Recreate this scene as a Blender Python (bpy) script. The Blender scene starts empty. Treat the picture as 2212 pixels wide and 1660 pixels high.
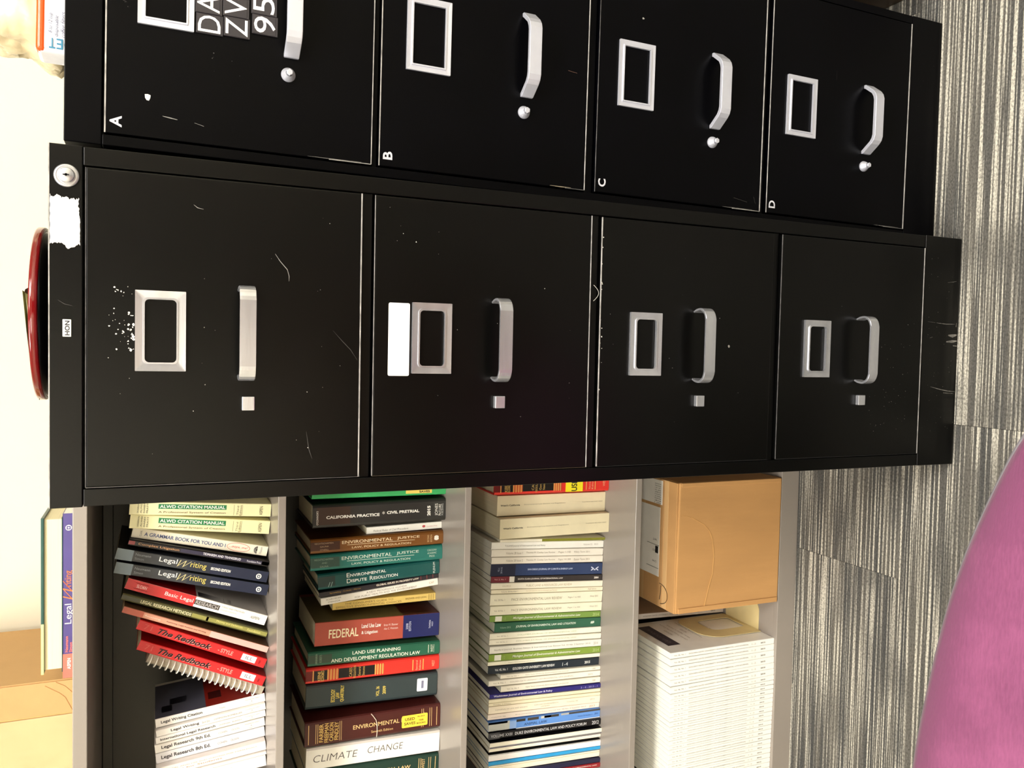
import bpy, bmesh, math, random
from mathutils import Vector, Matrix, noise
random.seed(7)
C = bpy.context.scene.collection

# ------------------------------------------------------------------ camera
cam_d = bpy.data.cameras.new('camera')
cam_d.sensor_fit = 'HORIZONTAL'; cam_d.sensor_width = 36.0; cam_d.lens = 28.882
cam_d.clip_start = 0.02; cam_d.clip_end = 50
cam = bpy.data.objects.new('camera', cam_d); C.objects.link(cam)
Fv = Vector((-0.0403526, 0.9164344, -0.3981452))      # looking direction
Rv = Vector((0.9989539, 0.0455818, 0.0036730))        # world-right direction (the photo was taken on its side)
Uv = Vector((-0.0215142, 0.3975805, 0.9173150))       # world-up direction
M = Matrix.Identity(4)
for i in range(3):
    M[i][0] = -Uv[i]; M[i][1] = Rv[i]; M[i][2] = -Fv[i]
M.translation = Vector((0.172884, -0.959153, 1.221269))
cam.matrix_world = M
bpy.context.scene.camera = cam

# ------------------------------------------------------------------ world, light, exposure
vs = bpy.context.scene.view_settings
vs.view_transform = 'Standard'; vs.look = 'None'; vs.exposure = -0.40; vs.gamma = 1.0
vs.use_curve_mapping = False
w = bpy.data.worlds.new('world'); bpy.context.scene.world = w; w.use_nodes = True
w.node_tree.nodes['Background'].inputs[0].default_value = (1.0, 0.95, 0.86, 1)
w.node_tree.nodes['Background'].inputs[1].default_value = 0.25
LAMP_POWER = 62.0
LAMP_COL = (1.0, 0.965, 0.905)
LAMPS = [(-0.65, -1.00), (0.95, -1.20), (-0.75, -3.05), (1.75, -2.20)]  # far-left lamp is set back to brighten the wall mirrored in the drawers
for lx, ly in LAMPS:
    ld = bpy.data.lights.new('ceiling_light', 'AREA'); ld.shape = 'RECTANGLE'
    ld.size = 1.16; ld.size_y = 0.56; ld.energy = LAMP_POWER; ld.color = LAMP_COL
    lo = bpy.data.objects.new('ceiling_light_source', ld); C.objects.link(lo)
    lo.location = (lx, ly, 2.64)

# ------------------------------------------------------------------ materials
def lin(c):
    return tuple(((x/255.0)/12.92 if x/255.0 <= 0.04045 else ((x/255.0+0.055)/1.055)**2.4) for x in c)
MATS = {}
def mat(name, col, rough=0.5, metal=0.0, var=0.06, scale=40.0, bump=0.0, bscale=300.0, spec=0.5, coat=0.0, stretch=None):
    key = (name, tuple(col), rough, metal)
    if key in MATS: return MATS[key]
    m = bpy.data.materials.new(name); m.use_nodes = True
    nt = m.node_tree; b = nt.nodes['Principled BSDF']
    r, g, bl = lin(col)
    tc = nt.nodes.new('ShaderNodeTexCoord')
    mp = nt.nodes.new('ShaderNodeMapping'); nt.links.new(tc.outputs['Object'], mp.inputs[0])
    if stretch: mp.inputs['Scale'].default_value = stretch
    n = nt.nodes.new('ShaderNodeTexNoise'); n.inputs['Scale'].default_value = scale; n.inputs['Detail'].default_value = 4
    nt.links.new(mp.outputs[0], n.inputs['Vector'])
    cr = nt.nodes.new('ShaderNodeValToRGB')
    cr.color_ramp.elements[0].position = 0.3; cr.color_ramp.elements[1].position = 0.7
    cr.color_ramp.elements[0].color = (r*(1-var), g*(1-var), bl*(1-var), 1)
    cr.color_ramp.elements[1].color = (min(1, r*(1+var)), min(1, g*(1+var)), min(1, bl*(1+var)), 1)
    nt.links.new(n.outputs['Fac'], cr.inputs[0]); nt.links.new(cr.outputs[0], b.inputs['Base Color'])
    b.inputs['Roughness'].default_value = rough; b.inputs['Metallic'].default_value = metal
    b.inputs['Specular IOR Level'].default_value = spec
    if coat: b.inputs['Coat Weight'].default_value = coat; b.inputs['Coat Roughness'].default_value = 0.08
    if bump:
        n2 = nt.nodes.new('ShaderNodeTexNoise'); n2.inputs['Scale'].default_value = bscale; n2.inputs['Detail'].default_value = 3
        nt.links.new(mp.outputs[0], n2.inputs['Vector'])
        bp = nt.nodes.new('ShaderNodeBump'); bp.inputs['Strength'].default_value = bump; bp.inputs['Distance'].default_value = 0.001
        nt.links.new(n2.outputs['Fac'], bp.inputs['Height']); nt.links.new(bp.outputs[0], b.inputs['Normal'])
    MATS[key] = m
    return m
def ink(col): return mat('print_ink', col, 0.55, var=0.02)
def foil(col=(222, 186, 110)): return mat('gold_print', col, 0.4, 0.25, var=0.1)
BLACK = mat('black_enamel', (3, 3, 3), 0.30, var=0.25, scale=9, bump=0.04, bscale=420, spec=0.25)
BLACK2 = mat('black_blue_enamel', (2, 2, 4), 0.36, var=0.25, scale=9, bump=0.04, bscale=420, spec=0.09)
DARKGAP = mat('cabinet_inside', (4, 4, 4), 0.8)
CHROME = mat('brushed_aluminium', (206, 208, 216), 0.27, 0.82, var=0.16, bump=0.1, bscale=200, stretch=(0.1, 1, 1))
CHROME2 = mat('satin_steel', (206, 208, 220), 0.38, 0.5, var=0.03)
WORN = mat('worn_paint_edge', (150, 148, 145), 0.5, 0.3, var=0.3, scale=120)
WHITEP = mat('white_paper', (250, 248, 240), 0.7, var=0.03)
SHELFM = mat('grey_shelf_enamel', (150, 142, 134), 0.26, var=0.03, scale=4, spec=0.5)
SHELFB = mat('dark_shelf_back', (40, 37, 31), 0.40, var=0.08, scale=5)
CARD = mat('corrugated_cardboard', (198, 150, 94), 0.85, var=0.09, scale=14, bump=0.35, bscale=90, stretch=(1, 1, 0.25))
CARDL = mat('pale_cardboard', (208, 166, 112), 0.8, var=0.06, scale=10, bump=0.2, bscale=60)
TAPE = mat('glossy_packing_tape', (206, 160, 108), 0.25, var=0.05, scale=18, bump=0.25, bscale=40)
WALL = mat('cream_wall_paint', (246, 240, 220), 0.8, var=0.015, scale=3, bump=0.1, bscale=150)
CEILM = mat('ceiling_paint', (232, 228, 218), 0.9, var=0.02)

def pages_mat(name='page_edges', col=(238, 228, 196)):
    if name in MATS: return MATS[name]
    m = mat(name, col, 0.8, var=0.10, scale=9, stretch=(160, 1.0, 1.0)); MATS[name] = m
    return m
PAGES = pages_mat()
PAGESW = pages_mat('white_page_edges', (250, 246, 232))

# ------------------------------------------------------------------ mesh helpers
def add_box(bm, x0, x1, y0, y1, z0, z1, bev=0.0, seg=2):
    vs_ = [bm.verts.new((x, y, z)) for x in (x0, x1) for y in (y0, y1) for z in (z0, z1)]
    q = lambda a, b, c, d: bm.faces.new((vs_[a], vs_[b], vs_[c], vs_[d]))
    fs = [q(0, 1, 3, 2), q(4, 6, 7, 5), q(0, 4, 5, 1), q(2, 3, 7, 6), q(0, 2, 6, 4), q(1, 5, 7, 3)]
    if bev:
        es = list({e for f in fs for e in f.edges})
        bmesh.ops.bevel(bm, geom=es, offset=bev, segments=seg, affect='EDGES', profile=0.5)
def add_prism(bm, pts, h0, h1, axis='z'):
    """closed 2D outline extruded along an axis"""
    def P(a, b, h):
        return {'z': (a, b, h), 'y': (a, h, b), 'x': (h, a, b)}[axis]
    A = [bm.verts.new(P(a, b, h0)) for a, b in pts]; B = [bm.verts.new(P(a, b, h1)) for a, b in pts]
    n = len(pts)
    for i in range(n): bm.faces.new((A[i], A[(i+1) % n], B[(i+1) % n], B[i]))
    bm.faces.new(A[::-1]); bm.faces.new(B)
def add_ring(bm, outer, inner, y0, y1, y_in=None):
    """frame between two outlines with equal point counts, in the xz plane, from y0 (front) to y1"""
    n = len(outer); yi = y0 if y_in is None else y_in
    of = [bm.verts.new((a, y0, b)) for a, b in outer]; ob = [bm.verts.new((a, y1, b)) for a, b in outer]
    nf = [bm.verts.new((a, yi, b)) for a, b in inner]; nb = [bm.verts.new((a, y1, b)) for a, b in inner]
    for i in range(n):
        j = (i+1) % n
        bm.faces.new((of[i], of[j], nf[j], nf[i])); bm.faces.new((ob[j], ob[i], nb[i], nb[j]))
        bm.faces.new((of[j], of[i], ob[i], ob[j])); bm.faces.new((nf[i], nf[j], nb[j], nb[i]))
def add_lathe(bm, prof, n=48, cx=0, cy=0):
    rings = []
    for r, z in prof:
        if r < 1e-6: rings.append([bm.verts.new((cx, cy, z))])
        else: rings.append([bm.verts.new((cx+r*math.cos(2*math.pi*i/n), cy+r*math.sin(2*math.pi*i/n), z)) for i in range(n)])
    for a, b in zip(rings, rings[1:]):
        for i in range(n):
            j = (i+1) % n
            if len(a) == 1: bm.faces.new((a[0], b[i], b[j]))
            elif len(b) == 1: bm.faces.new((a[i], b[0], a[j]))
            else: bm.faces.new((a[i], b[i], b[j], a[j]))
def add_tube(bm, pts, r, n=8, closed=False):
    pts = [Vector(p) for p in pts]; m = len(pts); rings = []
    for i, p in enumerate(pts):
        a = pts[(i-1) % m] if (closed or i) else p; b = pts[(i+1) % m] if (closed or i < m-1) else p
        t = (b-a).normalized(); up = Vector((0, 0, 1)) if abs(t.z) < 0.9 else Vector((1, 0, 0))
        u = t.cross(up).normalized(); v = t.cross(u)
        rings.append([bm.verts.new(p+u*r*math.cos(2*math.pi*k/n)+v*r*math.sin(2*math.pi*k/n)) for k in range(n)])
    rng = range(m) if closed else range(m-1)
    for i in rng:
        A, B = rings[i], rings[(i+1) % m]
        for k in range(n): bm.faces.new((A[k], A[(k+1) % n], B[(k+1) % n], B[k]))
    if not closed: bm.faces.new(rings[0][::-1]); bm.faces.new(rings[-1])
def rrect(x0, x1, z0, z1, r, n=5):
    out = []
    for cx, cz, a0 in ((x1-r, z1-r, 0), (x0+r, z1-r, 90), (x0+r, z0+r, 180), (x1-r, z0+r, 270)):
        for k in range(n+1):
            a = math.radians(a0+90.0*k/n); out.append((cx+r*math.cos(a), cz+r*math.sin(a)))
    return out
def mesh(bm, name):
    bmesh.ops.recalc_face_normals(bm, faces=bm.faces[:])
    me = bpy.data.meshes.new(name); bm.to_mesh(me); bm.free(); return me
def obj(name, bm, material, parent=None, smooth=False, loc=None, rot=None):
    me = bm if isinstance(bm, bpy.types.Mesh) else mesh(bm, name)
    if material and not me.materials: me.materials.append(material)
    if smooth:
        for p in me.polygons: p.use_smooth = True
    o = bpy.data.objects.new(name, me); C.objects.link(o)
    if parent: o.parent = parent
    if loc: o.location = loc
    if rot: o.rotation_euler = rot
    return o
def thing(name, label, cat, loc=(0, 0, 0), rot=(0, 0, 0), group=None):
    o = bpy.data.objects.new(name, None); C.objects.link(o); o.empty_display_size = 0.05
    o.location = loc; o.rotation_euler = rot; o['label'] = label; o['category'] = cat
    if group: o['group'] = group
    return o
def tag(o, label, cat, group=None):
    o['label'] = label; o['category'] = cat
    if group: o['group'] = group
    return o
def box_obj(name, b, m, parent=None, bev=0.0, seg=2):
    bm = bmesh.new(); add_box(bm, *b, bev=bev, seg=seg); return obj(name, bm, m, parent)
def structure(name, b, m, bev=0.0):
    o = box_obj(name, b, m, None, bev); o['kind'] = 'structure'; return o

# ------------------------------------------------------------------ lettering
RAW = {}
def raw_text(s, bold=0.0, shear=0.0):
    key = (s, bold, shear)
    if key in RAW: return RAW[key]
    cu = bpy.data.curves.new('lettering', 'FONT'); cu.body = s; cu.size = 1; cu.offset = bold; cu.shear = shear
    cu.resolution_u = 3; cu.fill_mode = 'FRONT'
    o = bpy.data.objects.new('lettering', cu); C.objects.link(o)
    dg = bpy.context.evaluated_depsgraph_get(); dg.update()
    me = bpy.data.meshes.new_from_object(o.evaluated_get(dg))
    V = [v.co.copy() for v in me.vertices]; F = [tuple(p.vertices) for p in me.polygons]
    bpy.data.objects.remove(o); bpy.data.curves.remove(cu); bpy.data.meshes.remove(me)
    if not V: RAW[key] = (V, F, 1, 1, 0, 0); return RAW[key]
    x0 = min(v.x for v in V); x1 = max(v.x for v in V); y0 = min(v.y for v in V); y1 = max(v.y for v in V)
    RAW[key] = (V, F, x1-x0, y1-y0, x0, y0)
    return RAW[key]
def text_obj(name, s, origin, xdir, ydir, length, height, m, parent, bold=0.0, shear=0.0, centre=True):
    """flat lettering; the block of `length` x `height` is centred on origin"""
    V, F, wd, ht, x0, y0 = raw_text(s, bold, shear)
    xd = Vector(xdir); yd = Vector(ydir); og = Vector(origin)
    if length is None: length = height*wd/ht
    pts = [og + xd*((v.x-x0)/wd-0.5)*length + yd*((v.y-y0)/ht-0.5)*height for v in V]
    me = bpy.data.meshes.new(name); me.from_pydata(pts, [], F); me.materials.append(m)
    return obj(name, me, None, parent)

# ------------------------------------------------------------------ the room
structure('floor', (-2.6, 2.6, -3.6, 0.80, -0.05, -0.0062), mat('floor_backing', (60, 58, 55), 0.9))
structure('wall_back', (-2.7, 2.7, 0.80, 0.90, -0.05, 2.7), WALL)
structure('wall_front', (-2.7, 2.7, -3.7, -3.6, -0.05, 2.7), WALL)
structure('wall_left', (-2.7, -2.6, -3.6, 0.80, -0.05, 2.7), WALL)
structure('wall_right', (2.6, 2.7, -3.6, 0.80, -0.05, 2.7), WALL)
structure('added_door_1', (.22, 1.16, -3.6, -3.555, 0.0, 2.08), mat('added_door_wood', (58, 36, 24), .5, var=.15, scale=5, stretch=(6, 6, 1)))  # unseen door, added to darken the right-hand reflections in the drawers
for _x in (.16, 1.16): structure('added_trim_1' if _x < 1 else 'added_trim_2', (_x, _x+.06, -3.6, -3.57, 0.0, 2.14), mat('dark_frame_paint', (48, 44, 42), .5))  # frame of the added door
structure('ceiling', (-2.7, 2.7, -3.7, 0.90, 2.7, 2.76), CEILM)
structure('baseboard_back', (-2.6, 2.6, 0.788, 0.80, 0.0, 0.10), mat('black_rubber_base', (30, 29, 28), 0.5))
EMIT = bpy.data.materials.new('lit_diffuser'); EMIT.use_nodes = True
_e = EMIT.node_tree.nodes['Principled BSDF']; _e.inputs['Emission Color'].default_value = (*LAMP_COL, 1); _e.inputs['Emission Strength'].default_value = 6.0
FIXM = mat('white_fixture_metal', (235, 235, 232), 0.5)
for k, (lx, ly) in enumerate(LAMPS):
    t = thing('ceiling_light', 'rectangular white framed ceiling light, %s' % ('left one over the bookcase', 'right one over the black cabinets', 'unseen left one set to light the far wall', 'right one at the far end of the room')[k], 'light', (lx, ly, 2.7), group='ceiling lights')
    bm = bmesh.new(); add_ring(bm, rrect(-.61, .61, -.31, .31, .01), rrect(-.585, .585, -.285, .285, .008), 0.0, 0.05)
    f = obj('frame', bm, FIXM, t); f.rotation_euler = (math.radians(-90), 0, 0); f.location = (0, 0, -0.05)
    box_obj('diffuser', (-.585, .585, -.285, .285, -.035, -.03), EMIT, t)

# carpet planks 1.0 x 0.25 m, laid along the cabinets
def carpet_mat():
    m = bpy.data.materials.new('striped_loop_carpet'); m.use_nodes = True
    nt = m.node_tree; b = nt.nodes['Principled BSDF']; L = nt.links
    N = lambda t: nt.nodes.new(t)
    tc = N('ShaderNodeTexCoord'); oi = N('ShaderNodeObjectInfo')
    geo = N('ShaderNodeNewGeometry')
    sep = N('ShaderNodeSeparateXYZ'); L.new(geo.outputs['Position'], sep.inputs[0])
    def math_(op, a, b_=None, v=None):
        n = N('ShaderNodeMath'); n.operation = op
        for i, s in enumerate((a, b_)):
            if s is None: continue
            if isinstance(s, (int, float)): n.inputs[i].default_value = s
            else: L.new(s, n.inputs[i])
        return n.outputs[0]
    rnd = math_('MULTIPLY', oi.outputs['Random'], 7.0)
    def stripes(sx, sy, detail, off):
        cb = N('ShaderNodeCombineXYZ')
        L.new(math_('MULTIPLY', math_('ADD', sep.outputs['X'], rnd), sx), cb.inputs[0])
        L.new(math_('MULTIPLY', math_('ADD', sep.outputs['Y'], off), sy), cb.inputs[1])
        n = N('ShaderNodeTexNoise'); n.inputs['Scale'].default_value = 1.0; n.inputs['Detail'].default_value = detail
        n.inputs['Roughness'].default_value = 0.6
        L.new(cb.outputs[0], n.inputs['Vector']); return n.outputs['Fac']
    s1 = stripes(2.0, 235.0, 1.0, 0.0)          # thin cream threads
    s2 = stripes(1.4, 34.0, 2.0, 3.1)           # broad tone bands
    s3 = stripes(3.2, 5.5, 2.0, 9.7)            # darker patches between yarn runs
    loop = stripes(240.0, 330.0, 1.0, 0.0)      # loop pile
    r1 = N('ShaderNodeValToRGB'); L.new(s1, r1.inputs[0])
    e = r1.color_ramp.elements; e[0].position = 0.50; e[1].position = 0.59
    e[0].color = (0, 0, 0, 1); e[1].color = (1, 1, 1, 1)
    f2 = N('ShaderNodeValToRGB'); L.new(s2, f2.inputs[0]); f2.color_ramp.elements[0].position = 0.38; f2.color_ramp.elements[1].position = 0.62
    base = N('ShaderNodeMix'); base.data_type = 'RGBA'; L.new(f2.outputs[0], base.inputs['Factor'])
    base.inputs['A'].default_value = (*lin((80, 80, 79)), 1); base.inputs['B'].default_value = (*lin((106, 103, 97)), 1)
    patch = N('ShaderNodeValToRGB'); L.new(s3, patch.inputs[0]); patch.color_ramp.elements[0].position = 0.40; patch.color_ramp.elements[1].position = 0.52
    patch.color_ramp.elements[0].color = (0.32, 0.32, 0.32, 1)
    fac = math_('MULTIPLY', r1.outputs[0], patch.outputs[0])
    fac = math_('MULTIPLY', fac, math_('ADD', math_('MULTIPLY', loop, 1.1), 0.38))
    top = N('ShaderNodeMix'); top.data_type = 'RGBA'; L.new(fac, top.inputs['Factor'])
    L.new(base.outputs['Result'], top.inputs['A']); top.inputs['B'].default_value = (*lin((204, 199, 186)), 1)
    lm = N('ShaderNodeMix'); lm.data_type = 'RGBA'; lm.blend_type = 'MULTIPLY'; lm.inputs['Factor'].default_value = 0.75
    lr = N('ShaderNodeValToRGB'); L.new(loop, lr.inputs[0]); lr.color_ramp.elements[0].position = 0.3; lr.color_ramp.elements[0].color = (0.45, 0.45, 0.45, 1); lr.color_ramp.elements[1].position = 0.62
    L.new(top.outputs['Result'], lm.inputs['A']); L.new(lr.outputs[0], lm.inputs['B'])
    L.new(lm.outputs['Result'], b.inputs['Base Color'])
    b.inputs['Roughness'].default_value = 0.95; b.inputs['Specular IOR Level'].default_value = 0.15
    bp = N('ShaderNodeBump'); bp.inputs['Strength'].default_value = 0.7; bp.inputs['Distance'].default_value = 0.002
    L.new(math_('ADD', math_('MULTIPLY', loop, 0.8), math_('MULTIPLY', s1, 0.8)), bp.inputs['Height']); L.new(bp.outputs[0], b.inputs['Normal'])
    return m
CARPET = carpet_mat()
floor = bpy.data.objects['floor']
bm = bmesh.new(); add_box(bm, -0.4998, 0.4998, -0.1248, 0.1248, -0.006, 0.0, bev=0.0004, seg=1)
tile_me = mesh(bm, 'carpet_tile'); tile_me.materials.append(CARPET)
for r in range(-13, 3):
    yc = 0.225 + 0.25*r
    if yc > 0.66: continue
    off = (-0.221, 0.066, 0.353, -0.508)[(-r) % 4]
    for c in range(-3, 3):
        xc = off + 0.5 + c*1.0
        if abs(xc) > 2.1: continue
        o = bpy.data.objects.new('carpet_tile', tile_me); C.objects.link(o); o.parent = floor; o.location = (xc, yc, 0)

# ------------------------------------------------------------------ filing cabinets
def label_holder(parent, x0, x1, z0, z1, b, bot, m, inner_r, thick=0.0035):
    bm = bmesh.new()
    add_ring(bm, rrect(x0, x1, z0, z1, 0.0006), rrect(x0+b, x1-b, z0+bot, z1-b, inner_r), -thick, 0.0, -thick*0.75)
    lip = bmesh.new()
    add_ring(lip, rrect(x0+b-.0015, x1-b+.0015, z0+bot-.0015, z1-b+.0015, inner_r), rrect(x0+b+.0002, x1-b-.0002, z0+bot+.0002, z1-b-.0002, inner_r), -thick-.0008, -.001)
    h = obj('label_holder', bm, m, parent)
    obj('holder_lip', lip, m, h)
    return h
def scratch(parent, pts, wdt, m, y=-0.0006):
    """a worn line in the paint, as a thin flat ribbon"""
    bm = bmesh.new(); prev = None
    for i, (x, z) in enumerate(pts):
        a = Vector(pts[max(0, i-1)]); b = Vector(pts[min(len(pts)-1, i+1)]); d = (b-a).normalized(); n = Vector((-d.y, d.x))*wdt/2
        k = 1.0 if 0 < i < len(pts)-1 else 0.35
        v1 = bm.verts.new((x+n.x*k, y, z+n.y*k)); v2 = bm.verts.new((x-n.x*k, y, z-n.y*k))
        if prev: bm.faces.new((prev[0], prev[1], v2, v1))
        prev = (v1, v2)
    return obj('scratch', bm, m, parent)
def flake(parent, cx, cz, r, m, seed, y=-0.0007, sx=1.0, name='paint_chip', n=14, jag=.45):
    rr = random.Random(seed); bm = bmesh.new()
    vs_ = [bm.verts.new((cx+sx*r*(1-jag*rr.random())*math.cos(2*math.pi*i/n), y, cz+r*(1-jag*rr.random())*math.sin(2*math.pi*i/n))) for i in range(n)]
    bm.faces.new(vs_); return obj(name, bm, m, parent)
def specks(parent, boxes, m, seed, y=-0.0006):
    rr = random.Random(seed); bm = bmesh.new()
    for (x0, x1, z0, z1, n, s) in boxes:
        for _ in range(n):
            cx = rr.uniform(x0, x1); cz = rr.uniform(z0, z1); s_ = s*rr.uniform(.4, 1.3); k = rr.randint(3, 6)
            vv = [bm.verts.new((cx+s_*rr.uniform(.4, 1)*math.cos(6.283*i/k), y, cz+s_*rr.uniform(.4, 1)*math.sin(6.283*i/k))) for i in range(k)]
            bm.faces.new(vv)
    o = obj('paint_specks', bm, m, parent); o['kind'] = 'stuff'; return o

def cabinet_shell(t, W, H, D, m, headz, flL, flR, rails, basez):
    bm = bmesh.new()
    add_box(bm, 0, W, 0.016, D, 0.0, H, bev=.0012)                      # the case
    add_box(bm, 0, W, -0.0012, 0.02, headz, H, bev=.0010)               # header
    add_box(bm, 0.0004, flL, 0, 0.02, basez, headz-.0006, bev=.0008)          # left flange
    add_box(bm, flR, W-.0004, 0, 0.02, basez, headz-.0006, bev=.0008)         # right flange
    add_box(bm, 0, W, -0.0006, 0.02, 0.0, basez-.0008, bev=.0010)             # plinth
    for z0, z1 in rails: add_box(bm, flL, flR, 0.004, 0.018, z0, z1, bev=.0006)
    return obj('cabinet_body', bm, m, t)

cab = thing('filing_cabinet', 'middle black filing cabinet with key lock and peeled white sticker on its top rail', 'filing cabinet')
W1, H1 = 0.3735, 1.3215
DZ = [(1.2878, 1.0005), (0.9850, 0.6955), (0.6803, 0.3915), (0.3770, 0.0850)]
shell = cabinet_shell(cab, W1, H1, 0.673, BLACK, 1.2905, 0.0186, 0.3543, [(.9872, .9985), (.6822, .6935), (.379, .3895)], 0.0828)
for k, (zt, zb) in enumerate(DZ):
    bm = bmesh.new(); add_box(bm, 0.0203, 0.3527, -0.0015, 0.0145, zb, zt, bev=.0016, seg=3)
    add_box(bm, 0.03, 0.343, 0.0145, 0.0158, zb+.01, zt-.01)
    d = obj('drawer', bm, BLACK, cab)
    L_ = label_holder(d, 0.1430, 0.2287, zt-.0965, zt-.0465, .0092, .0092, CHROME, .0045)
    L_.location = (0, -.0015, 0)
    # handle: flat strip bent into a shallow C
    bm = bmesh.new(); r = .016; xl, xr, yo = .1338, .2378, -.0315; path = []
    path.append((xl+.004, -.0015)); path.append((xl+.0012, -.008))
    for i in range(7):
        a = math.pi + (math.pi/2)*i/6; path.append((xl+r+r*math.cos(a), yo+r+r*math.sin(a)))
    for i in range(7):
        a = 1.5*math.pi + (math.pi/2)*i/6; path.append((xr-r+r*math.cos(a), yo+r+r*math.sin(a)))
    path.append((xr-.0012, -.008)); path.append((xr-.004, -.0015))
    th = .0024; inner = []
    for i, p in enumerate(path):
        a = Vector(path[max(0, i-1)]); b = Vector(path[min(len(path)-1, i+1)]); dd = (b-a).normalized(); nn = Vector((-dd.y, dd.x))
        inner.append((p[0]+nn.x*th, p[1]+nn.y*th))
    add_prism(bm, path+inner[::-1], zt-.1665, zt-.1495)
    bmesh.ops.bevel(bm, geom=[e for e in bm.edges if abs(e.verts[0].co.z-e.verts[1].co.z) < 1e-6], offset=.0006, segments=2, affect='EDGES')
    obj('handle', bm, CHROME, d)
    bm = bmesh.new(); add_box(bm, .1003, .1157, -.0085, -.0015, zt-.1680, zt-.1545, bev=.0008)
    obj('thumb_latch', bm, CHROME, d)
    if k == 0:
        scratch(d, [(.276, 1.0985), (.268, 1.093), (.259, 1.085), (.252, 1.083), (.246, 1.083)], .0007, WORN, -.0019)
        scratch(d, [(.323, 1.184), (.320, 1.180), (.319, 1.174)], .0006, WORN, -.0019)
        scratch(d, [(.075, 1.062), (.055, 1.059), (.043, 1.055)], .0010, mat('faint_scuff', (52, 50, 48), .6), -.0019)
        scratch(d, [(.192, 1.033), (.18, 1.022), (.17, 1.012), (.158, 1.004)], .0006, mat('faint_scuff', (52, 50, 48), .6), -.0019)
        specks(d, [(.155, .232, 1.2435, 1.268, 26, .0011), (.225, .23, 1.245, 1.262, 6, .0012), (.165, .205, 1.2425, 1.248, 22, .0016),
                   (.05, .33, 1.02, 1.27, 22, .0007)], mat('white_flecks', (215, 213, 205), .6), 5, -.0019)
    if k == 1:
        s_ = bmesh.new(); add_prism(s_, rrect(.1400, .2272, .9412, .9672, .002), -.0019, -.0015, 'y')
        st = obj('blank_sticker', s_, mat('white_sticker', (255, 254, 250), .6, var=.01), d); st['label'] = 'white sticker with faded pencil writing'
        text_obj('faded_writing', 'LAW TRAC', (.182, -.00215, .954), (1, 0, 0), (0, 0, 1), .042, .006, mat('faded_pencil', (205, 205, 208), .7), st)
        specks(d, [(.05, .33, .72, .97, 14, .0007), (.30, .34, .93, .975, 5, .001)], mat('white_flecks', (215, 213, 205), .6), 9, -.0019)
    if k == 2:
        specks(d, [(.05, .33, .42, .67, 10, .0007), (.12, .33, .6755, .6795, 14, .0012)], mat('white_flecks', (215, 213, 205), .6), 12, -.0019)
        flake(d, .186, .468, .0022, WORN, 8, -.0019)
    if k == 3:
        specks(d, [(.06, .2, .11, .2, 46, .0005), (.05, .33, .1, .36, 10, .0006)], mat('white_flecks', (215, 213, 205), .6), 15, -.0019)
def edge(d, x0, x1, z0, z1, m, y=-.0021):  # thin strips painting edge highlights together with some worn paint
    bm = bmesh.new(); add_box(bm, x0, x1, y, -.0012, z0, z1, bev=.0001, seg=1); return obj('edge_strip', bm, m, d)
EDGE = mat('lit_worn_edge', (178, 176, 174), .4, .5, var=.35, scale=70)  # pale tone stands for lamp glint as well as chipped paint
EDGEF = mat('faint_lit_edge', (96, 95, 96), .4, .5, var=.4, scale=70)
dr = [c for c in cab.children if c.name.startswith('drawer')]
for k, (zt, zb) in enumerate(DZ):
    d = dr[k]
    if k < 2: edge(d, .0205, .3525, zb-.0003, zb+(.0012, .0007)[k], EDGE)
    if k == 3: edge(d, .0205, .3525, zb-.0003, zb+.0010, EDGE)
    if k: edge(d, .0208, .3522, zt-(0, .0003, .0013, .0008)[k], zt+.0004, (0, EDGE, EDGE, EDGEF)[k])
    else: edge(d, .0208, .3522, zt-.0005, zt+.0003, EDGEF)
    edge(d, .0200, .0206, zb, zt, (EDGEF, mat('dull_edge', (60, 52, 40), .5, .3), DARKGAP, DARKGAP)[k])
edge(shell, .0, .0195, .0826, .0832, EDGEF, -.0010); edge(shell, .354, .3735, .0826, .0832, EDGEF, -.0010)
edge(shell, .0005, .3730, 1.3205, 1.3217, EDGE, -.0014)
# key lock
bm = bmesh.new(); add_lathe(bm, [(0.0, .0), (.0115, .0), (.0118, .0016), (.0108, .0026), (.0092, .0030), (.0080, .0022), (.0076, .0058), (.0066, .0066), (0, .0066)], 40)
lock = obj('key_lock', bm, CHROME, cab, True, (.3417, -.0010, 1.3052), (math.radians(90), 0, 0))
bm = bmesh.new(); add_box(bm, -.0006, .0006, -.0028, .0028, .0066, .00685); add_box(bm, -.0013, .0013, -.001, .001, .0066, .00685)
obj('keyhole', bm, DARKGAP, lock)
# maker's badge
bm = bmesh.new(); add_prism(bm, rrect(.1776, .1954, 1.3010, 1.3088, .0006), -.0024, -.0012, 'y')
badge = obj('badge', bm, mat('silver_badge', (232, 232, 225), .35, .4), cab); badge['label'] = 'small silver maker badge'
text_obj('badge_lettering', 'HON', (.1865, -.00255, 1.3045), (1, 0, 0), (0, 0, 1), .0150, .0045, ink((35, 32, 45)), badge, bold=.03)
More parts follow.
